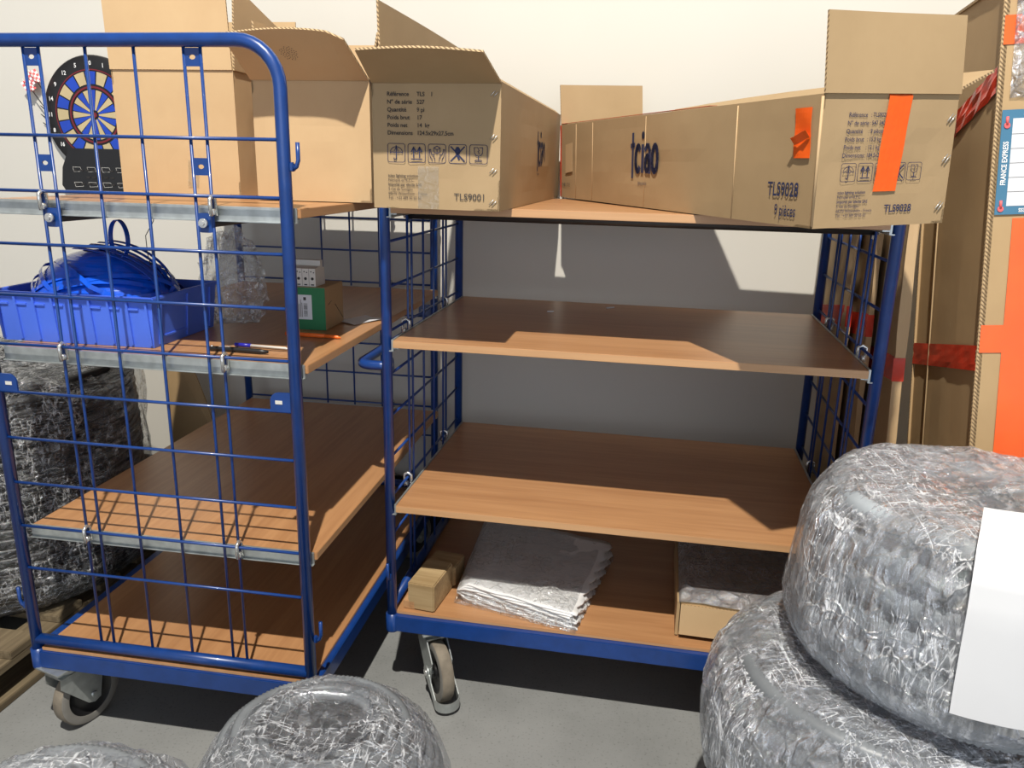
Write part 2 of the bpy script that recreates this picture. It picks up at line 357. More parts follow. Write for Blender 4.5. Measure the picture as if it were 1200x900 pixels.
# ================================================================== trolleys
WID, LEN = .7302, 1.16
ZW = [1.4931 - .11259 * k for k in range(10)]
VW = [-WID + w for w in (.18, .2145, .3183, .4245, .5316, .5672)]
TR = .0135
ML = T(-.46327, 1.61101, 0, -.155058)
MR = T(-.3171, 1.92041, 0, -.178252 - PI / 2) 
MR = Matrix.Translation((-.3171, 1.92041, 0)) @ Matrix.Rotation(-.178252, 4, 'Z') @ Matrix(((0, 1, 0, 0), (-1, 0, 0, 0), (0, 0, 1, 0), (0, 0, 0, 1)))
MRL = Matrix.Translation((-.3171, 1.92041, 0)) @ Matrix.Rotation(-.178252, 4, 'Z')     # right trolley frame: x along the open front, y back
BLUE = 'blue'
def end_panel(root, y, s, handle=False):
    """s = outward direction along y (-1 for the end at y=0)"""
    mb = MB(); R = .085; top = 1.676 - TR * 0; pts = [(0, y, .2052), (0, y, top - R)]
    pts += [(-R + R * math.cos(a), y, top - R + R * math.sin(a)) for a in [PI / 2 * i / 8 for i in range(1, 9)]]
    pts += [(-WID + R + R * math.cos(a), y, top - R + R * math.sin(a)) for a in [PI / 2 + PI / 2 * i / 8 for i in range(0, 9)]]
    pts += [(-WID, y, .2052)]
    mb.tube(pts, TR, 14); hoop = mb.build('hoop_frame', BLUE, root)
    mb = MB(); mb.tube([(-WID + .006, y, .2795), (-.006, y, .2795)], TR, 12); mb.build('bottom_rail', BLUE, hoop)
    mb = MB()
    for z in ZW: mb.tube([(-WID + .008, y + s * .003, z), (-.008, y + s * .003, z)], .0036, 8)
    for x in VW: mb.tube([(x, y - s * .0035, .285), (x, y - s * .0035, 1.668)], .0034, 8)
    mb.build('wire_grid', BLUE, hoop)
    for xc in ((VW[0] + VW[1]) / 2, (VW[4] + VW[5]) / 2):
        for zc, hh in ((1.645, .017), (1.438, .017), (1.326, .020)):
            poly = [(-.0185, -hh), (.0185, -hh), (.0185, hh), (-.0185, hh)]
            hole = [(.007 * math.cos(a), .005 * math.sin(a)) for a in [2 * PI * i / 16 for i in range(16)]]
            # plate with a real oval hole: 16 quads round the hole
            vs = []; fs = []
            n = 16
            for i in range(n):
                a = 2 * PI * i / n; c_, s_ = math.cos(a), math.sin(a); k = min(.0185 / abs(c_) if abs(c_) > 1e-6 else 9, hh / abs(s_) if abs(s_) > 1e-6 else 9)
                for yy in (-.0015, .0015):
                    vs.append((xc + .007 * c_, y - s * .0035 + yy, zc + .0045 * s_)); vs.append((xc + k * c_, y - s * .0035 + yy, zc + k * s_))
            for i in range(n):
                j = (i + 1) % n; a, b = i * 4, j * 4
                fs += [(a, a + 1, b + 1, b), (a + 2, b + 2, b + 3, a + 3), (a, b, b + 2, a + 2), (a + 1, a + 3, b + 3, b + 1)]
            mb = MB(); mb.add(vs, fs)
            pl = mb.build('bracket_plate', BLUE, hoop)
    def lug(x, d):
        mb = MB(); prof = [(0, 0), (.046, 0)] + [(.026 + .02 * math.cos(a), .022 + .02 * math.sin(a)) for a in [PI / 2 * i / 6 for i in range(7)]] + [(0, .042)]
        M4 = Matrix.Translation((x, y + s * .004, .953 - .022)) @ Matrix.Rotation(PI / 2, 4, 'X')
        mb.prism([(d * a, b) for a, b in prof] if d > 0 else [(d * a, b) for a, b in reversed(prof)], -.002, .002, M4=M4)
        mb.box((d * .018, .016, .0022), (d * .034, .024, .0032), 1, M4=M4); mb.box((d * .018, .016, -.0032), (d * .034, .024, -.0022), 1, M4=M4)
        mb.build('lug', [BLUE, 'offwhite'], hoop)
    lug(-.012, -1); lug(-WID + .012, 1)
    def hook(x, d, z):
        mb = MB(); mb.box((x + d * .012, y - .005, z - .022), (x + d * .021, y + .005, z - .004), 0, bev=.002)
        mb.tube([(x + d * .018, y, z - .018), (x + d * .026, y, z - .012), (x + d * .030, y, z + .0), (x + d * .030, y, z + .034)], .0045, 8)
        mb.build('hook', BLUE, hoop)
    hook(0, 1, 1.455); hook(0, 1, .385); hook(-WID, -1, .385); hook(-WID, -1, 1.455)
    if handle:
        mb = MB(); z = .953; h = .078; r = .035; y0 = y + s * .008
        pts = [(.0, y0, z)]
        pts += [(-.0 - .0 , y0 + s * .02, z)]
        pts += [(-r + r * math.cos(a), y0 + s * (h - r + r * math.sin(a)), z) for a in [PI / 2 * i / 6 for i in range(7)]]
        pts += [(-WID + r + r * math.cos(a), y0 + s * (h - r + r * math.sin(a)), z) for a in [PI / 2 + PI / 2 * i / 6 for i in range(7)]]
        pts += [(-WID, y0, z)]
        pts = [(p[0] * .93 - .022, p[1], p[2]) for p in pts]
        mb.tube(pts, .0125, 12)
        mb.build('push_handle', BLUE, hoop)
        mb = MB()
        for x in (-.035, -WID + .05): mb.cyl((x, y + s * .02 - .004, z), 'y', .009, .012, 16)
        build_islands(mb, 'handle_bolt', 'chrome', hoop)
    return hoop
def shelf(root, z, x0=-.712, x1=.02, y0=.022, y1=1.138, bars=False):
    mb = MB(); mb.box((x0, y0, z - .019), (x1, y1, z), 0, bev=.0012)
    # edge bands: faces on the long sides
    for i, f in enumerate(mb.f):
        xs = [mb.v[k][0] for k in f]; 
        if max(xs) - min(xs) < 1e-5: mb.mi[i] = 1
    board = mb.build('shelf_board', ['wood', 'edge'], root)
    for e, d in ((y0, -1), (y1, 1)):
        mb = MB(); mb.box((x0, e + d * .0005, z - .030), (x1 - .006, e + d * .006, z + .0015), 0, bev=.001)
        mb.box((x0, e - d * .014, z - .0225), (x1 - .006, e + d * .001, z - .0195)); mb.box((x0, e + d * .001, z - .030), (x1 - .006, e + d * .0125, z - .0275), bev=.0008)
        mb.build('edge_profile', 'galv', board)
        for xc in (VW[0], VW[5]):
            mb = MB(); y = 0 if d < 0 else LEN; zz = z + .010
            c = (xc + .004, y, zz)
            mb.tube([(c[0], y + d * .010, zz - .028), (c[0], y + d * .012, zz - .004), (c[0], y + d * .012, zz + .006), (c[0], y + d * .002, zz + .012), (c[0], y - d * .008, zz + .006), (c[0], y - d * .008, zz - .028)], .0042, 8)
            mb.cyl((c[0], y + d * .006 - .004, zz - .020), 'y', .007, .009, 14)
            mb.build('shelf_clip', 'chrome', board)
    if bars:
        for xc in ((VW[0] + VW[1]) / 2, (VW[4] + VW[5]) / 2):
            mb = MB(); mb.tube([(xc, .004, 1.326), (xc, LEN - .004, 1.326)], .011, 12); mb.build('support_tube', 'darksteel' , board)
            mb = MB()
            for yy, d in ((-.003, -1), (LEN + .003, 1)):
                mb.cyl((xc, yy, 1.326) if d > 0 else (xc, yy - .006, 1.326), 'y', .0095, .006, 18); mb.cyl((xc, yy + .006 if d > 0 else yy - .009, 1.326), 'y', .005, .003, 6)
            build_islands(mb, 'tube_bolt', 'chrome', board)
    return board
def caster(root, x, y, ang, brake, fixed=False):
    """swivel caster under the frame, trailing direction ang in the trolley frame"""
    R = .086; m = T(x, y, 0, ang)                     # local +x = trailing direction
    off = .0 if fixed else .048
    mb = MB(); mb.box((-.05, -.045, .199), (.05, .045, .2048), 0, bev=.001); mb.cyl((0, 0, .186), 'z', .036, .013, 28); mb.cyl((0, 0, .178), 'z', .03, .009, 28)
    for s in (-1, 1):
        poly = [(-.034, .178), (.036, .178), (off + .030, .13), (off + .018, .068), (off, .062), (off - .018, .070), (-.036, .15)]
        M4 = Matrix.Translation((0, s * .029, 0)) @ Matrix.Rotation(PI / 2, 4, 'X')
        mb.prism(poly, -.0016, .0016, M4=M4)
    mb.box((-.034, -.029, .175), (.036, .029, .180)); mb.cyl((off, -.036, R), 'y', .008, .072, 14)
    fork = mb.build('caster_fork', 'galv', root, m)
    mw = Matrix.Translation((off, 0, R)) @ Matrix.Rotation(PI / 2, 4, 'X')
    mb = MB(); mb.lathe([(.062, -.018), (.076, -.019), (.0825, -.017)], 48); mb.lathe([(.0825, .017), (.076, .019), (.062, .018)], 48)
    mb.lathe([(.0825, -.017), (.0858, -.013), (.0859, 0), (.0858, .013), (.0825, .017)], 48, 1); mb.lathe([(.062, .018), (.062, -.018)], 48)
    wh = mb.build('wheel', ['rubber', 'tread'], fork, mw)
    mb = MB(); mb.lathe([(.006, -.012), (.018, -.020), (.02, -.012), (.024, -.006), (.055, -.009), (.0625, -.017)], 36); mb.lathe([(.0625, .017), (.055, .009), (.024, .006), (.02, .012), (.018, .020), (.006, .012)], 36)
    mb.build('wheel_hub', 'black', fork, mw)
    if brake:
        mb = MB(); w = .034; L2 = off + R + .022; vs = []; fs = []
        pts = [(off - .012, w, .100)] + [(off + .02, w, .098)] 
        # horseshoe pedal band: sides drop from the axle towards the floor behind the wheel
        path = []
        for t in range(7): k = t / 6; path.append((off + .0 + k * (R * .80), w, .088 - k * .058))
        for t in range(1, 12): a = PI / 2 - PI * t / 12; path.append((off + R * .80 + .026 * math.cos(a), w * math.sin(a), .030 - .004 * math.cos(a)))
        for t in range(7): k = 1 - t / 6; path.append((off + .0 + k * (R * .80), -w, .088 - k * .058))
        n = len(path); hh = .017
        for i, p in enumerate(path):
            a = Vector(path[max(i - 1, 0)]); b = Vector(path[min(i + 1, n - 1)]); d = (b - a); d.z = 0; d.normalize(); q = Vector((-d.y, d.x, 0)) * .0016
            side = abs(p[1]) > w * .9; h1 = hh * (1.1 if i < 3 or i > n - 4 else .8)
            for dz, sg in ((-h1, 1), (-h1, -1), (h1, -1), (h1, 1)): vs.append((p[0] + q.x * sg, p[1] + q.y * sg, p[2] + dz))
        for i in range(n - 1):
            for k in range(4): fs.append((i * 4 + k, i * 4 + (k + 1) % 4, i * 4 + 4 + (k + 1) % 4, i * 4 + 4 + k))
        fs += [(3, 2, 1, 0), tuple((n - 1) * 4 + k for k in range(4))]
        mb.add(vs, fs)
        for s in (-1, 1): mb.cyl((off, s * w - .003, .088), 'y', .019, .006, 20)
        mb.build('brake_pedal', 'galv', fork)
        mb = MB()
        for s in (-1, 1): mb.cyl((off, s * (w + .004) - .003, .088), 'y', .009, .006, 14)
        build_islands(mb, 'axle_nut', 'chrome', fork)
def trolley(M4, label, handle, casters):
    root = thing('shelf_trolley', label, 'trolley', M4, 'mesh ended shelf trolleys')
    mb = MB(); a, b = .205, .2515; ex = TR + .0015
    mb.box((-WID + .013, -ex, a), (-.013, ex - .002, b), 0, bev=.002); mb.box((-WID + .013, LEN - ex + .002, a), (-.013, LEN + ex, b), 0, bev=.002)
    mb.box((-ex, .013, a), (ex, LEN - .013, b), 0, bev=.002); mb.box((-WID - ex, .013, a), (-WID + ex, LEN - .013, b), 0, bev=.002)
    for x in (0, -WID):
        for y in (0, LEN): mb.tube([(x, y, a - .004), (x, y, a), (x, y, b + .002)], .0175, 18)
    for y in (.16, LEN - .16): mb.box((-WID + .01, y - .06, a + .001), (-.01, y + .06, a + .008))
    mb.build('base_frame', BLUE, root)
    mb = MB(); mb.box((-WID + .018, -.008, .2516), (-.0005, LEN + .008, .2605), 0, bev=.001)
    for i, f in enumerate(mb.f):
        zs = [mb.v[k][2] for k in f]
        if max(zs) - min(zs) > .003: mb.mi[i] = 1
    mb.build('deck_board', ['wood', 'edge'], root)
    end_panel(root, 0, -1, handle); end_panel(root, LEN, 1, False)
    shelf(root, 1.3592, bars=True); shelf(root, 1.030); shelf(root, .585)
    for c in casters: caster(root, *c)
    return root
tL = trolley(ML, 'blue shelf trolley turned with its mesh end to the camera, the blue bin on it', False,
             [(-WID + .050, .020, math.radians(74), False), (-.085, .085, math.radians(60), False), (-WID + .085, LEN - .085, math.radians(80), False), (-.085, LEN - .085, math.radians(70), False)])
tR = trolley(MR, 'blue shelf trolley with its open side to the camera, a wood block on its deck', True,
             [(-.045, .102, math.radians(36), True), (-WID + .085, .085, math.radians(30), False), (-.06, LEN - .085, math.radians(20), True), (-WID + .085, LEN - .085, math.radians(160), False)])

# ================================================================== cartons
def box_rot(yaw, pit, rol): return Matrix.Rotation(yaw, 4, 'Z') @ Matrix.Rotation(pit, 4, 'X') @ Matrix.Rotation(rol, 4, 'Y')
def carton_M(q): return Matrix.Translation((q[0], q[1], q[2] - .125)) @ box_rot(*q[3:6])
TH = .0045
def carton_body(root, W, L, H, mat='card', seed=0, amp=.0015):
    mb = MB(); w = lambda k: (lambda a, b: amp * math.sin(PI * a) * math.sin(PI * min(1, b)) * 2 * fbm((a * 3, b * 2, k), 1, seed + k) )
    mb.slab((0, 0, 0), (W, 0, 0), (0, L, 0), TH, 6, 12, 0, 0)                      # bottom
    mb.slab((0, 0, 0), (W, 0, 0), (0, 0, H), -TH, 10, 8, 0, 0, w(1))              # front (normal -y), thickness inward
    mb.slab((W, L, 0), (-W, 0, 0), (0, 0, H), -TH, 10, 8, 0, 0, w(2))             # back
    mb.slab((0, L, 0), (0, -L, 0), (0, 0, H), -TH, 24, 8, 0, 0, w(3))             # left
    mb.slab((W, 0, 0), (0, L, 0), (0, 0, H), -TH, 24, 8, 0, 0, w(4))              # right
    return mb.build('carton_body', [mat, 'corr'], root)
def flap(root, o, along, out, mat='card', warp=None, label=None, taper=0, name='carton_flap'):
    """o hinge start, along hinge vector, out flap vector"""
    mb = MB(); al = Vector(along); ou = Vector(out)
    wf = (lambda a, b: (warp(a, b) if warp else Vector((0, 0, 0))) + al.normalized() * (taper * b * (1 - 2 * a)))
    mb.slab(o, along, out, TH, 14, 5, 0, 1, wf)
    f = mb.build(name, [mat, 'corr'], root)
    if label: f['label'] = label
    return f
# -- plane on the front face (x right, z up, facing -y) and right/left faces
FRONT = lambda x, z, y=-.0022: Matrix.Translation((x, y, z)) @ Matrix.Rotation(PI / 2, 4, 'X')
def LEFTF(y, z, x=-.0022): return Matrix.Translation((x, y, z)) @ Matrix.Rotation(-PI / 2, 4, 'Z') @ Matrix.Rotation(PI / 2, 4, 'X')
def RIGHTF(y, z, x): return Matrix.Translation((x, y, z)) @ Matrix.Rotation(PI / 2, 4, 'Z') @ Matrix.Rotation(PI / 2, 4, 'X')
def icons(x0, y0, s, gap):
    """five handling icons in rounded frames: umbrella, two arrows, hands with a box, crossed weight, glass"""
    st = []; w = s * .035
    def rr(x):
        pts = []; r = s * .12
        for cx, cy, a0 in ((x + s - r, y0 + s - r, 0), (x + r, y0 + s - r, PI / 2), (x + r, y0 + r, PI), (x + s - r, y0 + r, 1.5 * PI)):
            pts += [(cx + r * math.cos(a0 + PI / 2 * i / 4), cy + r * math.sin(a0 + PI / 2 * i / 4)) for i in range(5)]
        st.append((pts, w * .9, True))
    P = lambda x, pts: [(x + a * s, y0 + b * s) for a, b in pts]
    for i in range(5): rr(x0 + i * gap)
    x = x0
    dome = [(.5 + .36 * math.cos(a), .50 + .33 * math.sin(a)) for a in [PI * i / 12 for i in range(13)]]
    st.append((P(x, dome), w, False)); st.append((P(x, [(.14, .5), (.26, .55), (.38, .5), (.5, .55), (.62, .5), (.74, .55), (.86, .5)]), w, False))
    st.append((P(x, [(.5, .88), (.5, .22), (.46, .14), (.38, .14), (.36, .22)]), w * 1.6, False)); st.append((P(x, [(.5, .83), (.36, .55)]), w * .8, False)); st.append((P(x, [(.5, .83), (.64, .55)]), w * .8, False))
    x += gap
    for c in (.33, .67):
        st.append((P(x, [(c, .28), (c, .80)]), w * 1.8, False)); st.append((P(x, [(c - .13, .58), (c, .82), (c + .13, .58)]), w * 1.8, False))
    st.append((P(x, [(.2, .18), (.8, .18)]), w * 1.6, False))
    x += gap
    st.append((P(x, [(.5, .90), (.68, .80), (.68, .60), (.5, .50), (.32, .60), (.32, .80)]), w, True)); st.append((P(x, [(.32, .80), (.5, .70), (.68, .80)]), w, False)); st.append((P(x, [(.5, .70), (.5, .50)]), w, False))
    for sg in (-1, 1):
        q = lambda pts: P(x, [(.5 + sg * a, b) for a, b in pts])
        st.append((q([(.12, .10), (.14, .26), (.20, .36), (.16, .46), (.26, .42), (.34, .56), (.36, .72), (.42, .72), (.42, .5), (.38, .32), (.30, .22), (.28, .10)]), w, False))
    x += gap
    st.append((P(x, [(.12, .12), (.88, .88)]), w * 2.2, False)); st.append((P(x, [(.12, .88), (.88, .12)]), w * 2.2, False))
    for k in range(7): st.append((P(x, [(.5 - .13 * math.sin(PI * (k + 1) / 8), .84 - .06 * k), (.5 + .13 * math.sin(PI * (k + 1) / 8), .84 - .06 * k)]), w * 2.2, False))
    st.append((P(x, [(.5, .40), (.58, .22)]), w * 3, False))
    x += gap
    st.append((P(x, [(.26, .86), (.28, .56), (.38, .44), (.5, .41), (.62, .44), (.72, .56), (.74, .86)]), w, False)); st.append((P(x, [(.26, .86), (.46, .86), (.54, .70), (.47, .66), (.55, .52)]), w, False)); st.append((P(x, [(.55, .86), (.74, .86)]), w, False))
    st.append((P(x, [(.5, .41), (.5, .2)]), w * 1.5, False)); st.append((P(x, [(.3, .14), (.36, .2), (.64, .2), (.7, .14)]), w, True))
    return st
def brand(s):
    """heavy rounded word on the carton, drawn in strokes; returns strokes"""
    w = .15 * s; E = []
    def circ(cx, cy, rx, ry, a0, a1, n=18): return [(cx + rx * math.cos(a0 + (a1 - a0) * i / n), cy + ry * math.sin(a0 + (a1 - a0) * i / n)) for i in range(n + 1)]
    E.append(([(.08 * s, .02 * s - .12 * s), (.08 * s, 1.02 * s)], w * .8, False)); E.append(([(-.02 * s, .72 * s), (.17 * s, .74 * s)], w * .8, False))
    E.append((circ(.42 * s, .38 * s, .15 * s, .32 * s, .9, 2 * PI - .9), w, False))
    E.append(([(.70 * s, .06 * s), (.70 * s, .70 * s)], w, False)); E.append((circ(.70 * s, .98 * s, .025 * s, .05 * s, 0, 2 * PI, 8), w * .7, True))
    E.append((circ(.98 * s, .26 * s, .11 * s, .19 * s, 0, 2 * PI), w * .9, True)); E.append(([(.86 * s, .62 * s), (.94 * s, .71 * s), (1.04 * s, .70 * s), (1.12 * s, .58 * s), (1.13 * s, .04 * s)], w * .9, False))
    E.append((circ(1.42 * s, .38 * s, .15 * s, .32 * s, 0, 2 * PI), w, True))
    return E
# ---- carton with TLS9001 (long, near centre)
q = [-.3095, 1.745, 1.4852, -.176, .0, .0, .278, .985, .259]
r9 = thing('open_carton', 'open long brown carton marked TLS9001, its front flap folded out', 'cardboard box', carton_M(q), 'long lighting cartons')
W9, L9, H9 = q[6:]
carton_body(r9, W9, L9, H9, 'cardolive', 1, .002)
rf = random.Random(3)
flap(r9, (0, 0, H9), (W9, 0, 0), (0, -.120, .047), 'cardolive', lambda a, b: Vector((0, 0, .006 * math.sin(PI * a) * b - .004 * b * a)), 'front flap folded out with a bare corrugated edge', .012)
flap(r9, (0, .05, H9), (0, .86, 0), (-.004, 0, .165), 'cardolive', lambda a, b: Vector((.006 * b * math.sin(3 * a), 0, 0)), 'side flap standing upright')
flap(r9, (W9 - .006, .02, H9 - .002), (0, .95, 0), (-.012, .0, .010), 'cardolive')
ROWS = ['Référence', 'N° de série', 'Quantité', 'Poids brut', 'Poids net', 'Dimensions']; VALS = ['TLS    1', '527', '9 pi', '17', '14  kg', '124.5x29x27.5cm']
ln = []
for i, (a, b) in enumerate(zip(ROWS, VALS)):
    y = .205 - i * .0138; ln.append((a, .030, y, .0075, 'LEFT', 1.0, .0002)); ln.append((b, .088, y, .0075, 'LEFT', .95, .0002))
ADR = ['tciao lighting solution', 'Fabriqué en R.P.C.', 'Importé par electis SAS', '5 rue du Sundgau', '68270 Wittenheim - France', 'Tél. : +33 389 50 65 65']
for i, a in enumerate(ADR): ln.append((a, .030, .059 - i * .0082, .0052, 'LEFT', .95, (.00012 if i in (0, 2) else 0)))
ln.append(('TLS9001', .160, .019, .0125, 'LEFT', 1.0, .0001))
for nm, l_ in (('printed_table', ln[:12]), ('printed_address', ln[12:18]), ('printed_model_number', ln[18:])): printed(nm, l_, FRONT(0, 0) @ Matrix.Scale(1.12, 4), 'inkg', r9)
printed('handling_icons', [], FRONT(0, 0) @ Matrix.Scale(1.12, 4), 'ink', r9, icons(.030, .086, .034, .040))
printed('printed_mark', [('lighting solution', .0, -.022, .007, 'LEFT', .62)], RIGHTF(.50, .095, W9 + .0022), 'ink', r9, [(p, w, c) for p, w, c in brand(.085)])
mb = MB()   # clear tape and staples at the front corner
for z in (.235, .15, .082, .018):
    for k in range(2): mb.tube([(W9 - .022 + k * .006, -.003, z - .004 - k * .002), (W9 - .012 + k * .006, -.003, z + .006 - k * .002)], .0009, 5)
build_islands(mb, 'staple', 'chrome', r9)
mb = MB(); mb.slab((.10, -.0026, 0.001), (.046, 0, 0), (0, 0, .088), -.0003, 4, 6); mb.build('clear_tape', 'tape', r9)
# ---- carton with TLS9028 (long, right)
q = [.5128, 1.38, 1.4850, .2968, .0030, -.0400, .2794, 1.265, .2209]
r8 = thing('open_carton', 'long brown carton marked TLS9028 with orange tape, lying askew and overhanging its trolley', 'cardboard box', carton_M(q), 'long lighting cartons')
W8, L8, H8 = q[6:]
carton_body(r8, W8, L8, H8, 'cardolive', 5, .002)
flap(r8, (0, 0, H8), (W8, 0, 0), (.002, .012, .128), 'cardolive', lambda a, b: Vector((0, .004 * math.sin(PI * a) * b, 0)), 'near end flap standing upright')
flap(r8, (0, L8, H8), (W8, 0, 0), (0, .01, .118), 'cardolive', lambda a, b: Vector((0, .004 * math.sin(PI * a) * b, 0)), 'far end flap standing upright')
flap(r8, (W8, .03, H8), (0, 1.2, 0), (.10, 0, .045), 'cardolive', lambda a, b: Vector((0, 0, .008 * math.sin(PI * a) * b)))
VAL8 = [': TLS9028', ': 547 340', ': 9 pièces', ': 15,9 kg', ': 13,1 kg', ': 184.5x29x20cm']
ln = []
for i, (a, b) in enumerate(zip(ROWS, VAL8)):
    y = .184 - i * .0132; ln.append((a, .052 - i * .0012, y, .0072, 'LEFT', .92, .00008)); ln.append((b, .097 - i * .0012, y, .0072, 'LEFT', .82, .00008))
for i, a in enumerate(ADR): ln.append((a, .044, .057 - i * .0078, .0054, 'LEFT', .88, (.00012 if i in (0, 2) else 0)))
ln.append(('TLS9028', .145, .024, .0130, 'LEFT', .90, .0003))
for nm, l_ in (('printed_table', ln[:12]), ('printed_address', ln[12:18]), ('printed_model_number', ln[18:])): printed(nm, l_, FRONT(0, 0), 'ink', r8)
printed('handling_icons', [], FRONT(0, 0), 'ink', r8, icons(.047, .078, .0300, .0345))
printed('printed_mark', [('lighting solution', .040, -.028, .009, 'LEFT', .62)], LEFTF(.735, .083), 'ink', r8, brand(.092))
printed('printed_model_number', [('TLS9028', .600, -.031, .025, 'LEFT', .74, .0005)], LEFTF(.735, .083), 'ink', r8)
printed('printed_quantity', [('9 pièces', .625, -.066, .021, 'LEFT', .66, .0002)], LEFTF(.735, .083), 'ink', r8)
mb = MB()
mb.slab((.116, -.0030, .060), (.048, 0, 0), (.014, 0, .158), -.0005, 4, 10, 0, None, lambda a, b: .0006 * math.sin(9 * b + 4 * a))
mb.slab((.130, -.0030, H8 - .002), (.048, 0, 0), (0, .010, .006), -.0005, 4, 2)
mb.build('orange_tape', 'orange', r8)
mb = MB(); mb.slab((-.0030, .064, .118), (0, -.044, 0), (0, .004, .083), -.0006, 6, 10, 0, None, lambda a, b: .0008 * math.sin(7 * b + 3 * a)); 
mb.slab((-.004, .062, .140), (0, -.040, .012), (-.010, 0, .012), .0005, 4, 3, 0, None, lambda a, b: .002 * math.sin(6 * a))
mb.build('orange_tape', 'orange', r8)
mb = MB(); mb.slab((-.0030, L8 - .012, .002), (0, .010, 0), (0, 0, H8 - .004), .0006, 1, 6); mb.slab((W8 * .0, L8 - .9, H8 + .003), (.001, .9, .0), (.018, 0, .0), .0006, 12, 1)
build_islands(mb, 'orange_tape', 'redtape', r8)
mb = MB()
for x, z in ((W8 - .022, .180), (W8 - .022, .112), (W8 - .024, .030)):
    for k in range(2): mb.tube([(x + k * .006, -.003, z - .004 - k * .002), (x + .011 + k * .006, -.003, z + .009 - k * .002)], .0009, 5)
build_islands(mb, 'staple', 'chrome', r8)
mb = MB()   # crushed torn strip and creases on the long side: raised seams of the carton
for y, w in ((.255, .0012), (.66, .0007), (1.0, .0007), (1.13, .0007)): mb.tube([(-.001, y, .004), (-.001, y, H8 - .004)], w, 6)
mb.tube([(-.0005, 0.001, .004), (-.0005, 0.001, H8 - .004)], .0025, 8)
build_islands(mb, 'crease', 'card2', r8)
mb = MB(); mb.slab((-.0026, 1.215, .075), (0, -.060, .006), (0, 0, .085), .0004, 2, 2); mb.build('tape_patch', 'card2', r8)
printed('printed_text', [('1 P 480.  57 1E', 0, 0, .011, 'LEFT', .8)], LEFTF(1.255, .035), 'inkg', r8)
# ---- two cartons on the left trolley
q = [-.6331, 1.9656, 1.497, -.1496, 0, 0, .290, .40, .2784]; q[2] = 1.4862
rm = thing('open_carton', 'plain brown carton with a raised front flap, between the tall carton and the TLS9001 carton', 'cardboard box', carton_M(q), 'plain cartons beside the dartboard')
WM, LM, HM = q[6:]
carton_body(rm, WM, LM, HM, 'card2', 9, .002)
flap(rm, (0, 0, HM), (WM, 0, 0), (-.0, -.118, .082), 'card2', lambda a, b: Vector((-.01 * b, 0, .010 * b * math.sin(PI * a) - .012 * b * max(0, a - .85) / .15)), 'front flap raised towards the camera', .004)
flap(rm, (WM, 0, HM), (0, LM, 0), (.02, 0, .10), 'card2')
flap(rm, (0, LM, HM), (WM, 0, 0), (0, .01, .13), 'card2')
flap(rm, (0, 0.02, HM), (0, LM, 0), (-.0, 0, .13), 'card2')
mb = MB()
for k in range(46):
    a = k * 2.4; r = .0022 * math.sqrt(k); mb.cyl((WM * .42 + r * 1.4 * math.cos(a), -.066 - .0003, HM + .048), 'z', .0001, .0001, 4) if False else None
    px, pb = WM * .46 + .0022 * math.sqrt(k) * 1.4 * math.cos(a), .55 + .075 * math.sqrt(k) / 6.8 * 1.8 * math.sin(a)
    c = Vector((px - .01 * pb, -.118 * pb, HM + .082 * pb + .010 * pb * math.sin(PI * px / WM)))
    nrm = Vector((0, -.082, -.118)).normalized(); c += nrm * .0052
    u = Vector((1, 0, 0)); v = Vector((0, -.118, .082)).normalized()
    n0 = len(mb.v); mb.add([tuple(c + u * .0012 * math.cos(t) + v * .0012 * math.sin(t)) for t in [2 * PI * i / 6 for i in range(6)]], [(5, 4, 3, 2, 1, 0)])
mb.build('printed_stamp', 'inkg', rm)
q = [-1.058, 2.16, 1.4862, -.1421, 0, 0, .336, .40, .311]
rl = thing('open_carton', 'tall plain brown carton with a high upright flap, in front of the dartboard', 'cardboard box', carton_M(q), 'plain cartons beside the dartboard')
WL, LL, HL = q[6:]
carton_body(rl, WL, LL, HL, 'card2', 14, .002)
flap(rl, (0, 0, HL), (WL, 0, 0), (-.012, .010, .24), 'card2', lambda a, b: Vector((0, .004 * math.sin(PI * a) * b, 0)), 'front flap standing upright')
flap(rl, (WL, 0, HL), (0, LL, 0), (.012, 0, .20), 'card2', lambda a, b: Vector((0, 0, -.10 * a * b)))
flap(rl, (0, LL, HL), (WL, 0, 0), (0, .01, .18), 'card2')
mb = MB(); mb.slab((.19, -.0026, .02), (.03, 0, 0), (.006, 0, .07), -.0004, 3, 5, 0, None, lambda a, b: .0008 * math.sin(8 * b)); mb.build('clear_tape', 'tape', rl)
# bubble of clear plastic sticking out of the TLS9001 carton
def blob(name, mat, M4, sx, sy, sz, amp, n=(40, 20), seed=0, parent=None, sc=3.0, flat=0):
    mb = MB(); vs = []; fs = []; nu, nv = n
    for j in range(nv + 1):
        t = -PI / 2 + PI * j / nv
        for i in range(nu):
            a = 2 * PI * i / nu; p = Vector((math.cos(a) * math.cos(t), math.sin(a) * math.cos(t), math.sin(t)))
            cr = 1 - 2 * abs(fbm(p * 1.3, sc, seed)); d = 1 + amp * (cr + fbm(p, sc * 1.7, seed + 2))
            z = p.z * d * sz
            if flat and z < -flat: z = -flat
            vs.append((p.x * d * sx, p.y * d * sy, z))
    for j in range(nv):
        for i in range(nu): fs.append((j * nu + i, j * nu + (i + 1) % nu, (j + 1) * nu + (i + 1) % nu, (j + 1) * nu + i))
    mb.add(vs, fs, 0, False); return mb.build(name, mat, parent, M4)
b = blob('clear_plastic_wrap', 'bag', carton_M([-.3095, 1.745, 1.4852, -.176, .0, .0045]) @ T(.075, .40, .245), .055, .085, .10, .13, seed=4)
tag(b, 'crumpled clear plastic poking out of the top of the TLS9001 carton', 'plastic wrap')

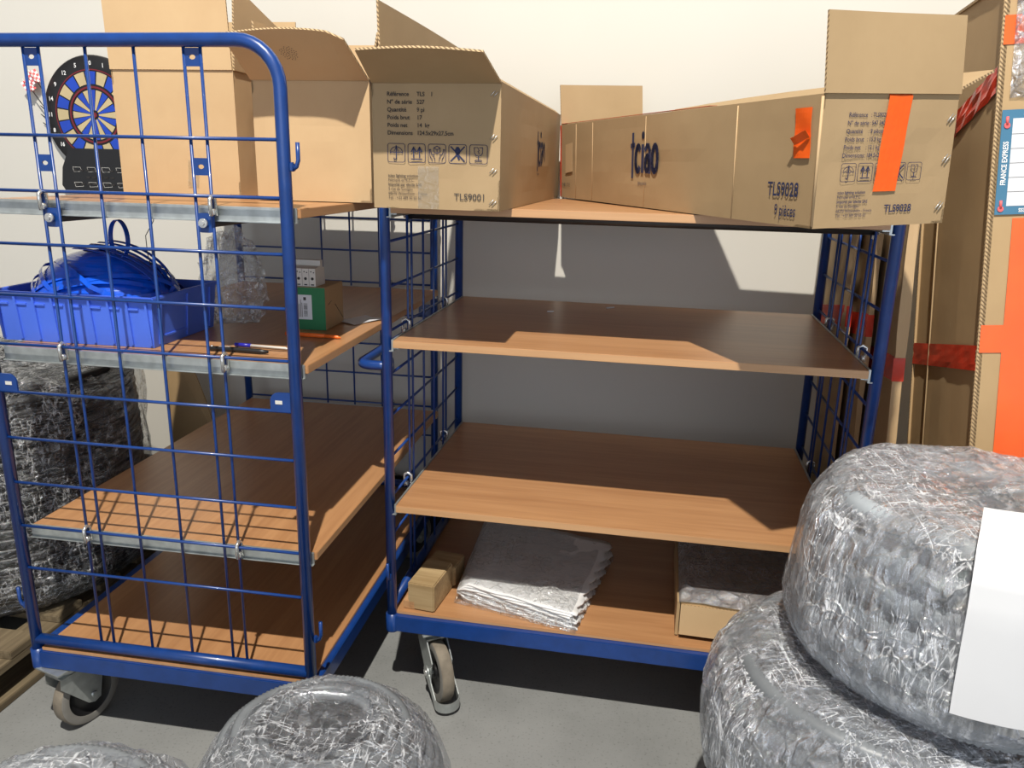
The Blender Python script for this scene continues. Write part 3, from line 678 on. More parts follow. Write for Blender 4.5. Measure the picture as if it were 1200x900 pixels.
# ================================================================== dartboard on the wall
DX = T(W0.x, W0.y, 0, WALL_YAW)
dp = Vector((-1.568, 3.056, 1.604))
dloc = DX.inverted() @ dp
rd = thing('electronic_dartboard', 'black electronic dartboard with blue and cream segments hanging on the wall', 'dartboard', DX @ Matrix.Translation((dloc.x, -.003, dloc.z)))
MD = Matrix.Rotation(PI / 2, 4, 'X')          # x right, y up, z towards the viewer (-y)
RB = .209
mb = MB(); mb.lathe([(0, .0), (RB, .0), (RB, .018), (RB - .006, .026), (RB - .045, .022), (0, .020)], 72, M4=MD)
mb.build('board_body', 'black', rd)
mb = MB()
ys = [-.16, -.275]; poly = [(-.12, -.12), (-.155, -.19), (-.165, -.255), (-.15, -.278), (.15, -.278), (.165, -.255), (.155, -.19), (.12, -.12)]
mb.prism(poly, .0, .030, M4=MD); cp = mb.build('control_panel', 'black', rd)
mb = MB()
for i in range(9):
    for j in range(3): 
        if i in (0,1,7,8) and j == 1: continue
        mb.box((-.10 + i * .025 - .008, -.20 - j * .025 - .0035, .0301), (-.10 + i * .025 + .008, -.20 - j * .025 + .0035, .0325), 0, M4=MD, bev=.001)
mb.build('panel_button', 'darksteel', cp)
ex = []
for i in range(4):
    for j in (0, 1): ex.append(([(-.112 + i * .06, -.188 - j * .055), (-.08 + i * .06, -.188 - j * .055), (-.075 + i * .06, -.203 - j * .055), (-.108 + i * .06, -.205 - j * .055)], .0011, True))
printed('panel_print', [], MD @ Matrix.Translation((0, 0, .0304)), 'offwhite', cp, ex)
def sector(mb, r0, r1, a0, a1, z, n=4):
    vs = []; fs = []
    for i in range(n + 1):
        a = a0 + (a1 - a0) * i / n; vs += [(r0 * math.cos(a), r0 * math.sin(a), z), (r1 * math.cos(a), r1 * math.sin(a), z)]
    for i in range(n): fs.append((2 * i, 2 * i + 1, 2 * i + 3, 2 * i + 2))
    mb.add(vs, fs, 0, False, MD)
mbB, mbC, mbR = MB(), MB(), MB()
for k in range(20):
    a0 = PI / 2 - PI / 20 + k * PI / 10 + .018; a1 = PI / 2 + PI / 20 + k * PI / 10 - .018; tg = mbB if k % 2 == 0 else mbC
    sector(tg, .017, .088, a0, a1, .0232); sector(tg, .108, .152, a0, a1, .0232)
    pass
mbB.build('blue_segments', 'dartblue', rd); mbC.build('cream_segments', 'cream', rd); 
for nm, r0_, r1_ in (('triple_ring', .094, .101), ('double_ring', .156, .160), ('bullseye', 0, .009)):
    mbR = MB(); sector(mbR, r0_, r1_, 0, 2 * PI, .0234, 80); mbR.build(nm, 'dartred', rd)
nums = [20, 1, 18, 4, 13, 6, 10, 15, 2, 17, 3, 19, 7, 16, 8, 11, 14, 9, 12, 5]
printed('number_ring', [(str(n), .180 * math.sin(i * PI / 10), .180 * math.cos(i * PI / 10) - .007, .015, 'CENTER', .95, .0004) for i, n in enumerate(nums)], MD @ Matrix.Translation((0, 0, .0262)), 'whiteprint', rd)
for i, (dx, dz, ln_, rt) in enumerate(((-.213, .115, .085, .55), (-.240, .085, .085, .62), (-.212, .03, .04, .9), (-.215, .0, .04, .95), (-.210, -.03, .04, .95))):
    d = thing('dart', ['dart with red and white chequered flight, upper of the two at the dartboard', 'dart with red and white chequered flight, lower of the two at the dartboard', 'thin black dart, upper of three pointing left from the dartboard rim', 'thin black dart, middle of three pointing left from the dartboard rim', 'thin black dart, lowest of three pointing left from the dartboard rim'][i], 'dart', DX @ Matrix.Translation((dloc.x + dx, -.036, dloc.z + dz)) @ Matrix.Rotation(-rt if i < 2 else -rt, 4, 'Y'), 'darts beside the board')
    mb = MB(); mb.tube([(0, 0, 0), (0, 0, -ln_ * .45), (0, 0, -ln_)], .002, 8, radii=[.0014, .0025, .0006]); mb.build('dart_shaft', 'black', d)
    if i < 2:
        for k in range(2):
            mb = MB()
            for a in range(4):
                for c in range(5):
                    mt = (a + c) % 2; x0, x1 = -.018 + .009 * a, -.018 + .009 * (a + 1); z0, z1 = -.004 + .009 * c, .005 + .009 * c
                    A = (x0, -.0006, z0); B = (x1, .0006, z1); mb.box(A, B, mt, M4=Matrix.Rotation(k * PI / 2 + .3, 4, 'Z'))
            mb.build('dart_flight', ['whiteprint', 'pink'], d)

# ================================================================== things on the left trolley's middle shelf
ZE = 1.030
def onL(x, y, z, rz=0): return ML @ T(x, y, z, rz)
def onR(x, y, z, rz=0): return MRL @ T(x, y, z, rz)
rb = thing('storage_bin', 'blue plastic storage bin full of blue strapping, on a trolley shelf', 'storage bin', onL(-.775, .070, ZE + .0008, .012))
mb = MB(); BW, BD, BH = .405, .285, .118; tp = .010; wt_ = .004
def ring(mb, pts_out, pts_in, z0, z1): pass
o0 = [(tp, tp), (BW - tp, tp), (BW - tp, BD - tp), (tp, BD - tp)]; o1 = [(0, 0), (BW, 0), (BW, BD), (0, BD)]
i0 = [(x + (wt_ if x < BW / 2 else -wt_), y + (wt_ if y < BD / 2 else -wt_)) for x, y in o0]; i1 = [(x + (wt_ if x < BW / 2 else -wt_), y + (wt_ if y < BD / 2 else -wt_)) for x, y in o1]
vs = [(x, y, 0) for x, y in o0] + [(x, y, BH) for x, y in o1] + [(x, y, BH) for x, y in i1] + [(x, y, .004) for x, y in i0]
fs = [(3, 2, 1, 0)] + [(i, (i + 1) % 4, 4 + (i + 1) % 4, 4 + i) for i in range(4)] + [(4 + i, 4 + (i + 1) % 4, 8 + (i + 1) % 4, 8 + i) for i in range(4)] + [(8 + i, 8 + (i + 1) % 4, 12 + (i + 1) % 4, 12 + i) for i in range(4)] + [(12, 13, 14, 15)]
mb.add(vs, fs)
mb.build('bin_body', 'bin', rb)
mb = MB(); mb.box((-.004, -.005, BH - .008), (BW + .004, .002, BH + .001), bev=.002); mb.box((-.004, BD - .002, BH - .008), (BW + .004, BD + .004, BH + .001), bev=.002)
mb.box((BW - .002, -.004, BH - .008), (BW + .005, BD + .004, BH + .001), bev=.002); mb.box((-.005, -.004, BH - .008), (.002, BD + .004, BH + .001), bev=.002)
for k in range(9):
    x = .012 + k * .047; sl = lambda z: tp * (1 - z / BH)
    if x + .004 < BW: mb.slab((x, sl(.006) , .006), (.005, 0, 0), (0, -sl(0) + .0006, BH - .016), .0045, 1, 1)
    if k < 8: mb.slab((x + .005, sl(.088) + .0, .088), (.024, 0, 0), (0, 0, .004), .0035, 1, 1)
for y in (.03, .145, .25): mb.slab((BW - tp, y, .006), (0, .006, 0), (tp - .0006, 0, BH - .016), .004, 1, 1)
mb.slab((BW - .004, .036, .088), (0, .11, 0), (0, 0, .004), .0035); mb.slab((BW - tp + .001, .036, .02), (0, .11, 0), (0, 0, .004), .0035)
mb.build('bin_ribs', 'bin', rb)
# strapping: a long band wound round and round into a dome, with loose loops
mb = MB(); rnd = random.Random(11)
def ribbon(mb, pts, w, wdir, th=.0007, mat=0):
    n = len(pts); vs = []; fs = []
    for i, p in enumerate(pts):
        p = Vector(p); d = wdir(i) if callable(wdir) else Vector(wdir); t = (Vector(pts[min(i + 1, n - 1)]) - Vector(pts[max(i - 1, 0)])).normalized()
        d = (d - t * d.dot(t)).normalized(); nn = t.cross(d)
        for a, b in ((-.5, -1), (.5, -1), (.5, 1), (-.5, 1)): vs.append(tuple(p + d * w * a + nn * th * b / 2))
    for i in range(n - 1):
        for k in range(4): fs.append((i * 4 + k, i * 4 + (k + 1) % 4, i * 4 + 4 + (k + 1) % 4, i * 4 + 4 + k))
    mb.add(vs, fs, mat, False)
cx, cy, cz = .200, .128, .050; RX, RY, RZ = .182, .130, .158
N = 17
for k in range(N):                                  # packed bands
    t0 = .05 + 1.28 * k / N
    pts = []; wds = []
    for i in range(61):
        a = 2 * PI * i / 60 + k; t = t0 + .02 * math.sin(3 * a + k)
        p = Vector((cx + RX * math.cos(t) * math.cos(a), cy + RY * math.cos(t) * math.sin(a), cz + RZ * math.sin(t)))
        if p.z < BH + .012: p.x = min(max(p.x, .018), BW - .018); p.y = min(max(p.y, .018), BD - .018)
        pts.append(p)
        wds.append(Vector((-RX * math.sin(t) * math.cos(a), -RY * math.sin(t) * math.sin(a), RZ * math.cos(t))))
    ribbon(mb, pts, .024, lambda i, w=wds: w[i], .0010)
for k in range(34):                                 # loose loops lying over the dome
    ax = Euler((rnd.uniform(-.75, .75), rnd.uniform(-.8, .8), rnd.uniform(0, PI))).to_matrix(); s = rnd.uniform(1.015, 1.07)
    pts = []; wds = []; off = Vector((rnd.uniform(-.01, .03), rnd.uniform(-.01, .01), 0))
    for i in range(49):
        a = 2 * PI * i / 48; d = ax @ Vector((math.cos(a), math.sin(a), rnd.uniform(-.003, .003)))
        p = Vector((cx + RX * s * d.x, cy + RY * s * d.y, max(.012, cz + RZ * s * d.z))) + off
        if p.z < BH + .010:
            p.x = min(max(p.x, .020), BW - .020); p.y = min(max(p.y, .020), BD - .020)
        pts.append(p); wds.append(ax @ Vector((0, 0, 1)))
    ribbon(mb, pts, .011, lambda i, w=wds: w[i], .0009)
for k in range(5):                                  # arcs drooping to the right
    pts = []
    for i in range(25):
        t = i / 24; a = PI * .62 * (1 - t)
        pts.append((cx - .01 + (.200 - .010 * k) * math.sin(PI / 2 * t), cy - .08 + .030 * k + .03 * t, cz + .035 + (.132 + .002 * k) * math.cos(PI / 2 * t) ** .9))
    pts = [Vector((min(p[0], BW - .012), min(max(p[1], .015), BD - .015), p[2])) for p in pts]
    ribbon(mb, pts, .010, (0, 1, 0.2), .0009)
for k in range(2):                                  # the loop standing up on top
    pts = [(cx + .065 + .022 * math.cos(a), cy - .02 + .008 * k, cz + RZ + .028 + .044 * math.sin(a)) for a in [2 * PI * i / 36 for i in range(37)]]
    ribbon(mb, pts, .007, (0.1, 1, 0), .0016)
st = mb.build('plastic_strapping', 'strap', None, onL(-.775, .070, ZE + .0008, .012)); tag(st, 'tangled coil of shiny blue plastic strapping heaped in the blue bin', 'strapping')
# clear bag beside the bin
bg = blob('plastic_bag', 'bag', onL(-.365, .435, ZE + .098), .075, .05, .125, .22, (44, 26), 8, sc=2.5, flat=.097); tag(bg, 'crumpled clear plastic bag standing between the blue bin and the green box', 'plastic bag')
# green box and breaker
gb = thing('component_box', 'small kraft box with a green end and a white barcode label', 'box', onL(-.180, .372, ZE + .0005, .03))
mb = MB(); gw, gd, gh = .098, .135, .112
mb.box((0, .0012, 0), (gw, gd, gh), 0, bev=.0015); mb.build('box_body', 'cardolive', gb)
mb = MB(); mb.box((.0006, -.0002, .001), (gw - .0006, .0012, gh - .001)); mb.build('green_end', 'green', gb)
mb = MB(); mb.box((.016, -.0008, .028), (.062, -.0002, .092)); mb.build('barcode_label', 'white', gb)
mb = MB(); rr = random.Random(2)
for k in range(18): mb.box((.040, -.0012, .036 + k * .0019), (.050, -.0008, .036 + k * .0019 + rr.choice((.0006, .0011))))
for k in range(5): mb.box((.021 + k * .0035, -.0012, .034), (.0222 + k * .0035, -.0008, .060 + .022 * rr.random()))
mb.box((.040, -.0012, .078), (.047, -.0008, .086)); mb.build('barcode_print', 'inkg', gb)
mb = MB(); mb.tube([(gw + .0004, .07, .06), (gw + .0004, .130, .012)], .0008, 5); mb.tube([(gw + .0004, .02, .065), (gw + .0004, .045, .072)], .0006, 5); mb.build('fold_line', 'inkg', gb)
br = thing('circuit_breaker', 'white three pole circuit breaker on top of the green ended box', 'circuit breaker', onL(-.182, .385, ZE + .1128, .0))
mb = MB(); bw = .072
prof = [(0, 0), (.062, 0), (.062, .012), (.058, .045), (.050, .046), (.050, .064), (.034, .064), (.034, .050), (.0, .046)]
mb.prism([(a, b) for a, b in prof], 0, bw, M4=Matrix(((0, 0, 1, 0), (1, 0, 0, 0), (0, 1, 0, 0), (0, 0, 0, 1)))); mb.build('breaker_body', 'offwhite', br)
mb = MB()
for k in range(4):
    x = .008 + k * .0185; mb.cyl((x, -.0008, .020), 'y', .0038, .001, 16); mb.cyl((x - .003, -.0008, .038), 'y', .0016, .001, 10); mb.cyl((x + .004, -.0008, .036), 'y', .0016, .001, 10); mb.box((x - .004, -.0006, .003), (x + .004, .0002, .006))
mb.build('terminal_hole', 'black', br)
mb = MB()
for k in range(3): mb.box((.017 + k * .0185, -.0005, .001), (.0178 + k * .0185, .0003, .046))
mb.build('pole_joint', 'rubber', br)
pp = MB(); pp.slab((0, 0, 0), (.075, 0, 0), (0, .11, 0), .0003, 8, 8, 0, None, lambda a, b: .003 * abs(math.sin(3 * a + 2 * b)) + .0005)
pa = pp.build('paper_slip', 'white', None, onL(-.105, .50, ZE + .0005, -.5)); tag(pa, 'white paper slip lying behind the green ended box', 'paper')
pn = thing('ballpoint_pen', 'blue capped ballpoint pen lying near the shelf edge behind the mesh', 'pen', onL(-.215, .150, ZE + .005, -.06))
mb = MB(); mb.tube([(0, 0, 0), (.04, 0, 0)], .0048, 12); mb.build('pen_cap', 'penblue', pn)
mb = MB(); mb.tube([(.04, 0, 0), (.128, 0, 0), (.142, 0, -.002)], .0032, 10, radii=[.0034, .003, .0008]); mb.build('pen_barrel', 'offwhite', pn)
mk = thing('marker_pen', 'orange marker lying in front of the green ended box', 'pen', onL(-.155, .292, ZE + .006, -.02))
mb = MB(); mb.tube([(0, 0, 0), (.085, 0, 0), (.105, 0, 0)], .0055, 12, radii=[.0055, .0055, .0046]); mb.build('marker_body', 'penorange', mk)
mb = MB(); mb.tube([(.105, 0, 0), (.138, 0, -.001), (.146, 0, -.003)], .004, 12, radii=[.0048, .0040, .001]); mb.build('marker_cap', 'penorange', mk)
kn = thing('pocket_knife', 'black folding tool beside the pen at the front edge of the shelf', 'tool', onL(-.255, .095, ZE + .0065, -.02))
mb = MB(); mb.tube([(0, 0, 0), (.01, .0, 0), (.06, .002, 0), (.13, .0, 0), (.15, 0, 0)], .006, 10, radii=[.003, .0055, .006, .006, .003]); mb.build('tool_handle', 'black', kn)
mb = MB(); mb.box((.03, -.004, .0055), (.058, .004, .0068), bev=.0005); mb.cyl((.012, 0, .004), 'z', .003, .003, 10); mb.build('tool_clip', 'chrome', kn)
cb = MB(); cb.slab((0, 0, 0), (.28, 0, 0), (0, .05, 0), .002, 6, 1); ca = cb.build('red_card_sheet', mat_card('pink_card', (.62, .33, .25), (.68, .38, .3)), None, onL(-.70, .028, ZE + .0004)); tag(ca, 'pale reddish card lying flat under the front of the blue bin', 'card')
bpy.data.objects.remove(ca)
# hanging wire above the bin
mb = MB(); mb.tube([(.028, 0, .125), (.024, 0, .105), (0, 0, .070), (0, 0, .03), (.006, 0, 0)], .0010, 6)
tag(mb.build('loose_wire', 'black', None, onL(-.452, .20, ZE + .175)), 'thin black wire sticking up from the blue strapping', 'wire')
# ================================================================== chips on the right trolley's middle shelf
for i, (x, y, rz, l) in enumerate(((.336, .494, .3, 'tiny white paper scrap on a bare shelf, the smaller of two'), (.509, .613, .7, 'thin white paper scrap on a bare shelf, the longer of two'))):
    mb = MB(); mb.prism([(0, 0), (.018 + .012 * i, .001), (.022 + .012 * i, .006), (.012, .010), (.002, .008)], 0, .003); o = mb.build('paper_scrap', 'white', None, onR(x, y, ZE + .0008, rz)); tag(o, l, 'scrap', 'white scraps on the middle shelf')
# ================================================================== deck of the right trolley
ZD = .2605
wbk = thing('wood_block', 'rough pallet wood block on the trolley deck beside the folded white bags', 'wood block', onR(.026, .018, ZD + .0006, -.10))
mb = MB(); mb.box((0.014, 0, .001), (.092, .145, .082), 0, bev=.003); mb.build('block_body', 'rawwood', wbk)
mb = MB(); mb.box((0, .0, 0), (.035, .05, .026), 0, bev=.002); mb.build('lower_batten', 'edge', wbk)
mb = MB(); mb.box((.006, .148, .003), (.098, .235, .064), 0, bev=.003); mb.build('rear_batten', 'rawwood', wbk)
# folded white bags
fb = thing('folded_bags', 'thick stack of folded white plastic bags on the trolley deck', 'plastic bags', onR(.166, .085, ZD + .0008, 0))
quad = [(0, 0), (.335, -.075), (.405, .345), (-.02, .46)]
def bil(a, b):
    p0, p1, p2, p3 = [Vector(p) for p in quad]; return p0 * (1 - a) * (1 - b) + p1 * a * (1 - b) + p2 * a * b + p3 * (1 - a) * b
mb = MB(); rs = random.Random(5); NL = 11
for k in range(NL):
    z0 = .002 + k * .0058; sh = Vector((rs.uniform(-.004, .008), rs.uniform(-.006, .006)))
    vs = []; fs = []; nu, nv = 26, 20
    for j in range(nv + 1):
        for i in range(nu + 1):
            a, b = i / nu, j / nv; p = bil(a, b); e = min(b, 1 - b, 1 - a) 
            ed = 1 - min(1, a / .10); puff = .012 * max(0, 1 - b / .08) * math.sin(a * 9 + k)
            zz = z0 * (1 - .25 * a * (1 - b)) + .0022 * fbm((a * 6, b * 5, k * .35), 1.2, 3) - ed * ed * (z0 - .032) * .8
            jag = .008 * math.sin(j * 2.1 + k * 1.3) if i == nu else 0
            vs.append((p.x + sh.x + jag, p.y + sh.y * b + .003 * math.sin(14 * a + k * 2) * (b < .01), max(.0004 + .0003 * k, zz)))
    for j in range(nv):
        for i in range(nu): fs.append((j * (nu + 1) + i, j * (nu + 1) + i + 1, (j + 1) * (nu + 1) + i + 1, (j + 1) * (nu + 1) + i))
    n0 = len(vs); vs += [(x, y, z - .0042) if z > .0045 else (x, y, max(z - .0042, 0)) for x, y, z in vs]
    fs += [tuple(n0 + q_ for q_ in reversed(f)) for f in fs]
    bd = [i for i in range(nu)] ; 
    for i in range(nu): fs.append((i, n0 + i, n0 + i + 1, i + 1)); t = nv * (nu + 1); fs.append((t + i, t + i + 1, n0 + t + i + 1, n0 + t + i))
    for j in range(nv):
        a_, b_ = j * (nu + 1), (j + 1) * (nu + 1); fs.append((a_, b_, n0 + b_, n0 + a_)); fs.append((a_ + nu, n0 + a_ + nu, n0 + b_ + nu, b_ + nu))
    mb.add(vs, fs, 0, True)
mb.build('bag_stack', plain('white_film_bags', (.74, .73, .72), .3, 0, .05, 14, .3), fb)
mb = MB(); vs = []; fs = []; nu, nv = 40, 34
for j in range(nv + 1):
    for i in range(nu + 1):
        a, b = i / nu, j / nv; p = bil(-.03 + 1.06 * a, -.03 + 1.06 * b)
        e = min(a, b, 1 - a, 1 - b); h = .070 * min(1, e / .07) ** .5 * (1 - .2 * a) + .005 * fbm((a * 7, b * 7, 0), 1, 7); vs.append((p.x, p.y, max(.0006, h)))
for j in range(nv):
    for i in range(nu): fs.append((j * (nu + 1) + i, j * (nu + 1) + i + 1, (j + 1) * (nu + 1) + i + 1, (j + 1) * (nu + 1) + i))
mb.add(vs, fs, 0, True); mb.build('outer_bag', 'bag', fb)
# shallow carton with a film bag on it
cd_ = thing('shallow_carton', 'shallow brown carton under clear plastic on the trolley deck', 'cardboard box', onR(.775, .045, ZD + .0006, -.01))
mb = MB(); CW, CD, CH = .34, .46, .098
mb.box((0.004, 0, 0.004), (CW, CD, CH), 0, bev=.002); mb.build('carton_body', 'card', cd_)
mb = MB(); mb.slab((.004, -.012, .014), (CW - .004, 0, 0), (0, .010, CH - .016), -.004, 12, 4, 0, 1, lambda a, b: .002 * math.sin(5 * a)); mb.build('carton_flap', ['card2', 'corr'], cd_)
mb = MB(); mb.box((-.006, 0, .003), (.002, CD, CH + .004), 0, bev=.001); mb.build('side_flap', 'card', cd_)
pb = MB(); vs = []; fs = []; nu, nv = 36, 30
for sd in (0, 1):
    for j in range(nv + 1):
        for i in range(nu + 1):
            a, b = i / nu, j / nv; e = min(a, b, 1 - a, 1 - b); h = (.003 if sd == 0 else .003 + .026 * min(1, e / .05) ** .6) + (.003 * fbm((a * 5, b * 5, sd), 1, 4) if sd else 0)
            vs.append((a * (CW + .0) - .002, b * (CD - .02) - .004 + .004 * math.sin(a * 11), h))
for sd in (0, 1):
    o_ = sd * (nu + 1) * (nv + 1)
    for j in range(nv):
        for i in range(nu): f = (o_ + j * (nu + 1) + i, o_ + j * (nu + 1) + i + 1, o_ + (j + 1) * (nu + 1) + i + 1, o_ + (j + 1) * (nu + 1) + i); fs.append(f if sd else f[::-1])
pb.add(vs, fs, 0, True); pbo = pb.build('folded_plastic_sheet', mat_film('hazy_bag', .35, .6, (9, 9, 9), 2.0, (.5, .48, .48), diff=.5), None, onR(.775, .045, ZD + CH + .0045, -.01)); tag(pbo, 'folded clear plastic sheeting lying on the shallow carton', 'plastic sheet')

# ================================================================== tall cartons at the right
AM = Matrix(((1, 0, -.054, 0), (0, 1, .0, 0), (0, 0, 1, 0), (0, 0, 0, 1)))
AROT = Matrix.Rotation(-.03, 4, 'Z')
def lean_M(x, y, yaw, lx, ly):   # lean: x and y shift per metre of height, as a true rotation
    up = Vector((lx, ly, 1)).normalized(); r = Matrix.Rotation(yaw, 4, 'Z'); xa = r @ Vector((1, 0, 0)); ya = up.cross(xa).normalized(); xa = ya.cross(up).normalized()
    m = Matrix((xa, ya, up)).transposed().to_4x4(); m.translation = Vector((x, y, .004)); return m
AW, AD, AH = .62, .42, 1.86
ra = thing('tall_carton', 'tall brown carton with broad orange tape and a blue bordered shipping label', 'cardboard box', lean_M(1.10, 1.625, -.16, -.052, .090) )
mb = MB(); wv = lambda k, s=.004: (lambda a, b: s * math.sin(PI * a) * fbm((a * 2, b * 5, k), 1, k))
mb.slab((0, 0, 0), (AW, 0, 0), (0, 0, AH), -.006, 8, 24, 0, 1); mb.slab((0.006, AD, 0), (0, -AD, 0), (0, 0, AH), -.006, 6, 24, 0, 1, wv(3))
mb.slab((AW, 0, 0), (0, AD, 0), (0, 0, AH), -.006, 6, 24, 0, 1); mb.slab((AW, AD, 0), (-AW, 0, 0), (0, 0, AH), -.006, 8, 24, 0, 1); mb.slab((0, 0, AH - .006), (AW, 0, 0), (0, AD, 0), .006, 4, 4, 0, 1)
mb.build('carton_body', ['card', 'corr'], ra)
mb = MB(); mb.slab((.001, -.0004, 0), (.005, 0, 0), (0, 0, AH), -.0012, 1, 200, 0); mb.build('corrugated_edge', 'corr', ra)
mb = MB(); mb.tube([(.0005, AD * .72, .02), (.0005, AD * .70, AH - .02)], .0018, 6); mb.build('crease', 'cardolive', ra)
mb = MB(); mb.slab((.050, -.0024, .0), (.078, 0, 0), (.0, 0, 1.37), -.0005, 3, 20, 0, None, lambda a, b: .0006 * math.sin(30 * b)); mb.slab((0.004, -.0020, 1.075), (.40, 0, 0), (0, 0, .062), -.0005, 10, 3)
mb.slab((0.004, -.0020, 1.728), (.40, 0, 0), (0, 0, .058), -.0005, 10, 3); mb.build('orange_tape', 'orange', ra)
mb = MB(); mb.slab((-.001, AD - .004, .985), (0, -(AD - .006), .048), (0, 0, .058), .0005, 12, 4, 0, None, lambda a, b: -.0006 - .003 * abs(fbm((a * 7, b * 4, 0), 1, 2)))
mb.slab((-.002, AD - .05, 1.53), (0, -(AD - .055), .105), (0, 0, .055), .0005, 14, 4, 0, None, lambda a, b: -.001 - .010 * abs(fbm((a * 6, b * 3, 5), 1, 2)))
build_islands(mb, 'red_tape', 'redtape', ra)
# shipping label
lx, lz, lw, lh = .012, 1.378, .27, .218
mb = MB(); mb.box((lx, -.0036, lz), (lx + lw, -.0030, lz + lh)); lab = mb.build('shipping_label', 'labelblue', ra)
mb = MB(); mb.box((lx + .022, -.0042, lz + .018), (lx + lw - .020, -.0037, lz + lh - .018)); mb.build('label_paper', 'white', lab)
ex = [([(lx + .022, lz + .018 + k * .030), (lx + lw - .020, lz + .018 + k * .030)], .0008, False) for k in range(1, 6)]
rr = random.Random(8)
printed('label_print', [], FRONT(0, 0, -.0046), 'inkg', lab, ex + [([(lx + .062, lz + .036 + k * .036), (lx + .062 + .07, lz + .036 + k * .036)], .012, False) for k in (0, 2, 3)])
for l_ in (('FRANCE EXPRESS', lx + .0165, lz + .062, .0105, 'LEFT', .80, .0003, PI / 2), ('FRANCE EXPRESS', lx + .042, lz + lh - .0125, .008, 'LEFT', .9, .0002), ('FRANCE EXPRESS', lx + .125, lz + .0125, .008, 'LEFT', .9, .0002, PI)):
    printed('label_lettering', [l_], FRONT(0, 0, -.0042), 'whiteprint', lab)
mb = MB()
for zz in (lz + .010, lz + lh - .034): mb.tube([(lx + .011, -.004, zz + .003), (lx + .011, -.004, zz + .020)], .003, 8); mb.cyl((lx + .011, -.0055, zz + .002), 'y', .0062, .0016, 12)
mb.build('label_symbol', 'pink', lab)
mb = MB(); mb.slab((.024, -.0042, 1.62), (.20, 0, 0), (0, 0, .20), -.0006, 12, 14, 0, None, lambda a, b: .003 * abs(fbm((a * 6, b * 6, 1), 1, 3))); mb.build('document_pouch', 'bag', ra)
mb = MB(); mb.slab((.052, -.0034, 1.70), (.12, 0, 0), (0, 0, .07), -.0004); mb.build('pouch_paper', 'white', ra)
# flattened cartons standing between the trolley and the tall carton
def flatc(x, y, yaw, length, height, th, lean, label, tape, seed, strip='card2', bend=.02):
    r = thing('flattened_carton', label, 'cardboard', lean_M(x, y, yaw, *lean), 'flattened cartons leaning beside the tall taped carton')
    mb = MB(); mb.slab((0, length, 0), (0, -length, 0), (0, 0, height), th, 10, 30, 0, 0, lambda a, b: -bend * math.sin(PI * b) * (1 - a) * .5 + .004 * fbm((a * 3, b * 8, 1), 1, seed)); mb.build('carton_panel', 'cardolive', r)
    mb = MB(); mb.slab((0, -.004, 0), (-th - .002, .0, 0), (0, 0, height), .004, 2, 30, 0, 0, lambda a, b: Vector((.004 * fbm((a, b * 9, 3), 1, seed), .003 * fbm((a, b * 9, 5), 1, seed), 0))); mb.build('folded_edge', strip, r)
    for z in tape:
        mb = MB(); mb.slab((-th - .0045, length - .01, z - .05), (0, -(length - .012), .05), (0, 0, .062), .0004, 14, 3, 0, None, lambda a, b: -.003 - .003 * abs(fbm((a * 9, b * 3, z), 1, seed))); mb.slab((.001, -.0050, z), (-th - .006, 0, 0), (0, 0, .060), .0004, 2, 3)
        build_islands(mb, 'red_tape', 'redtape', r)
    return r
flatc(1.020, 1.885, -.16, .66, 1.62, .022, (-.045, .01), 'flattened carton with a pale folded edge, nearest to the tall carton', (.955, .50), 1)
flatc(.985, 2.06, -.17, .40, 1.50, .012, (-.020, .01), 'flattened carton with red tape seen through the mesh end, the nearer of two', (1.03,), 5)
flatc(.985, 2.20, -.17, .34, 1.46, .010, (-.02, .01), 'flattened carton seen through the mesh end, the one closest to the wall', (1.03,), 9)

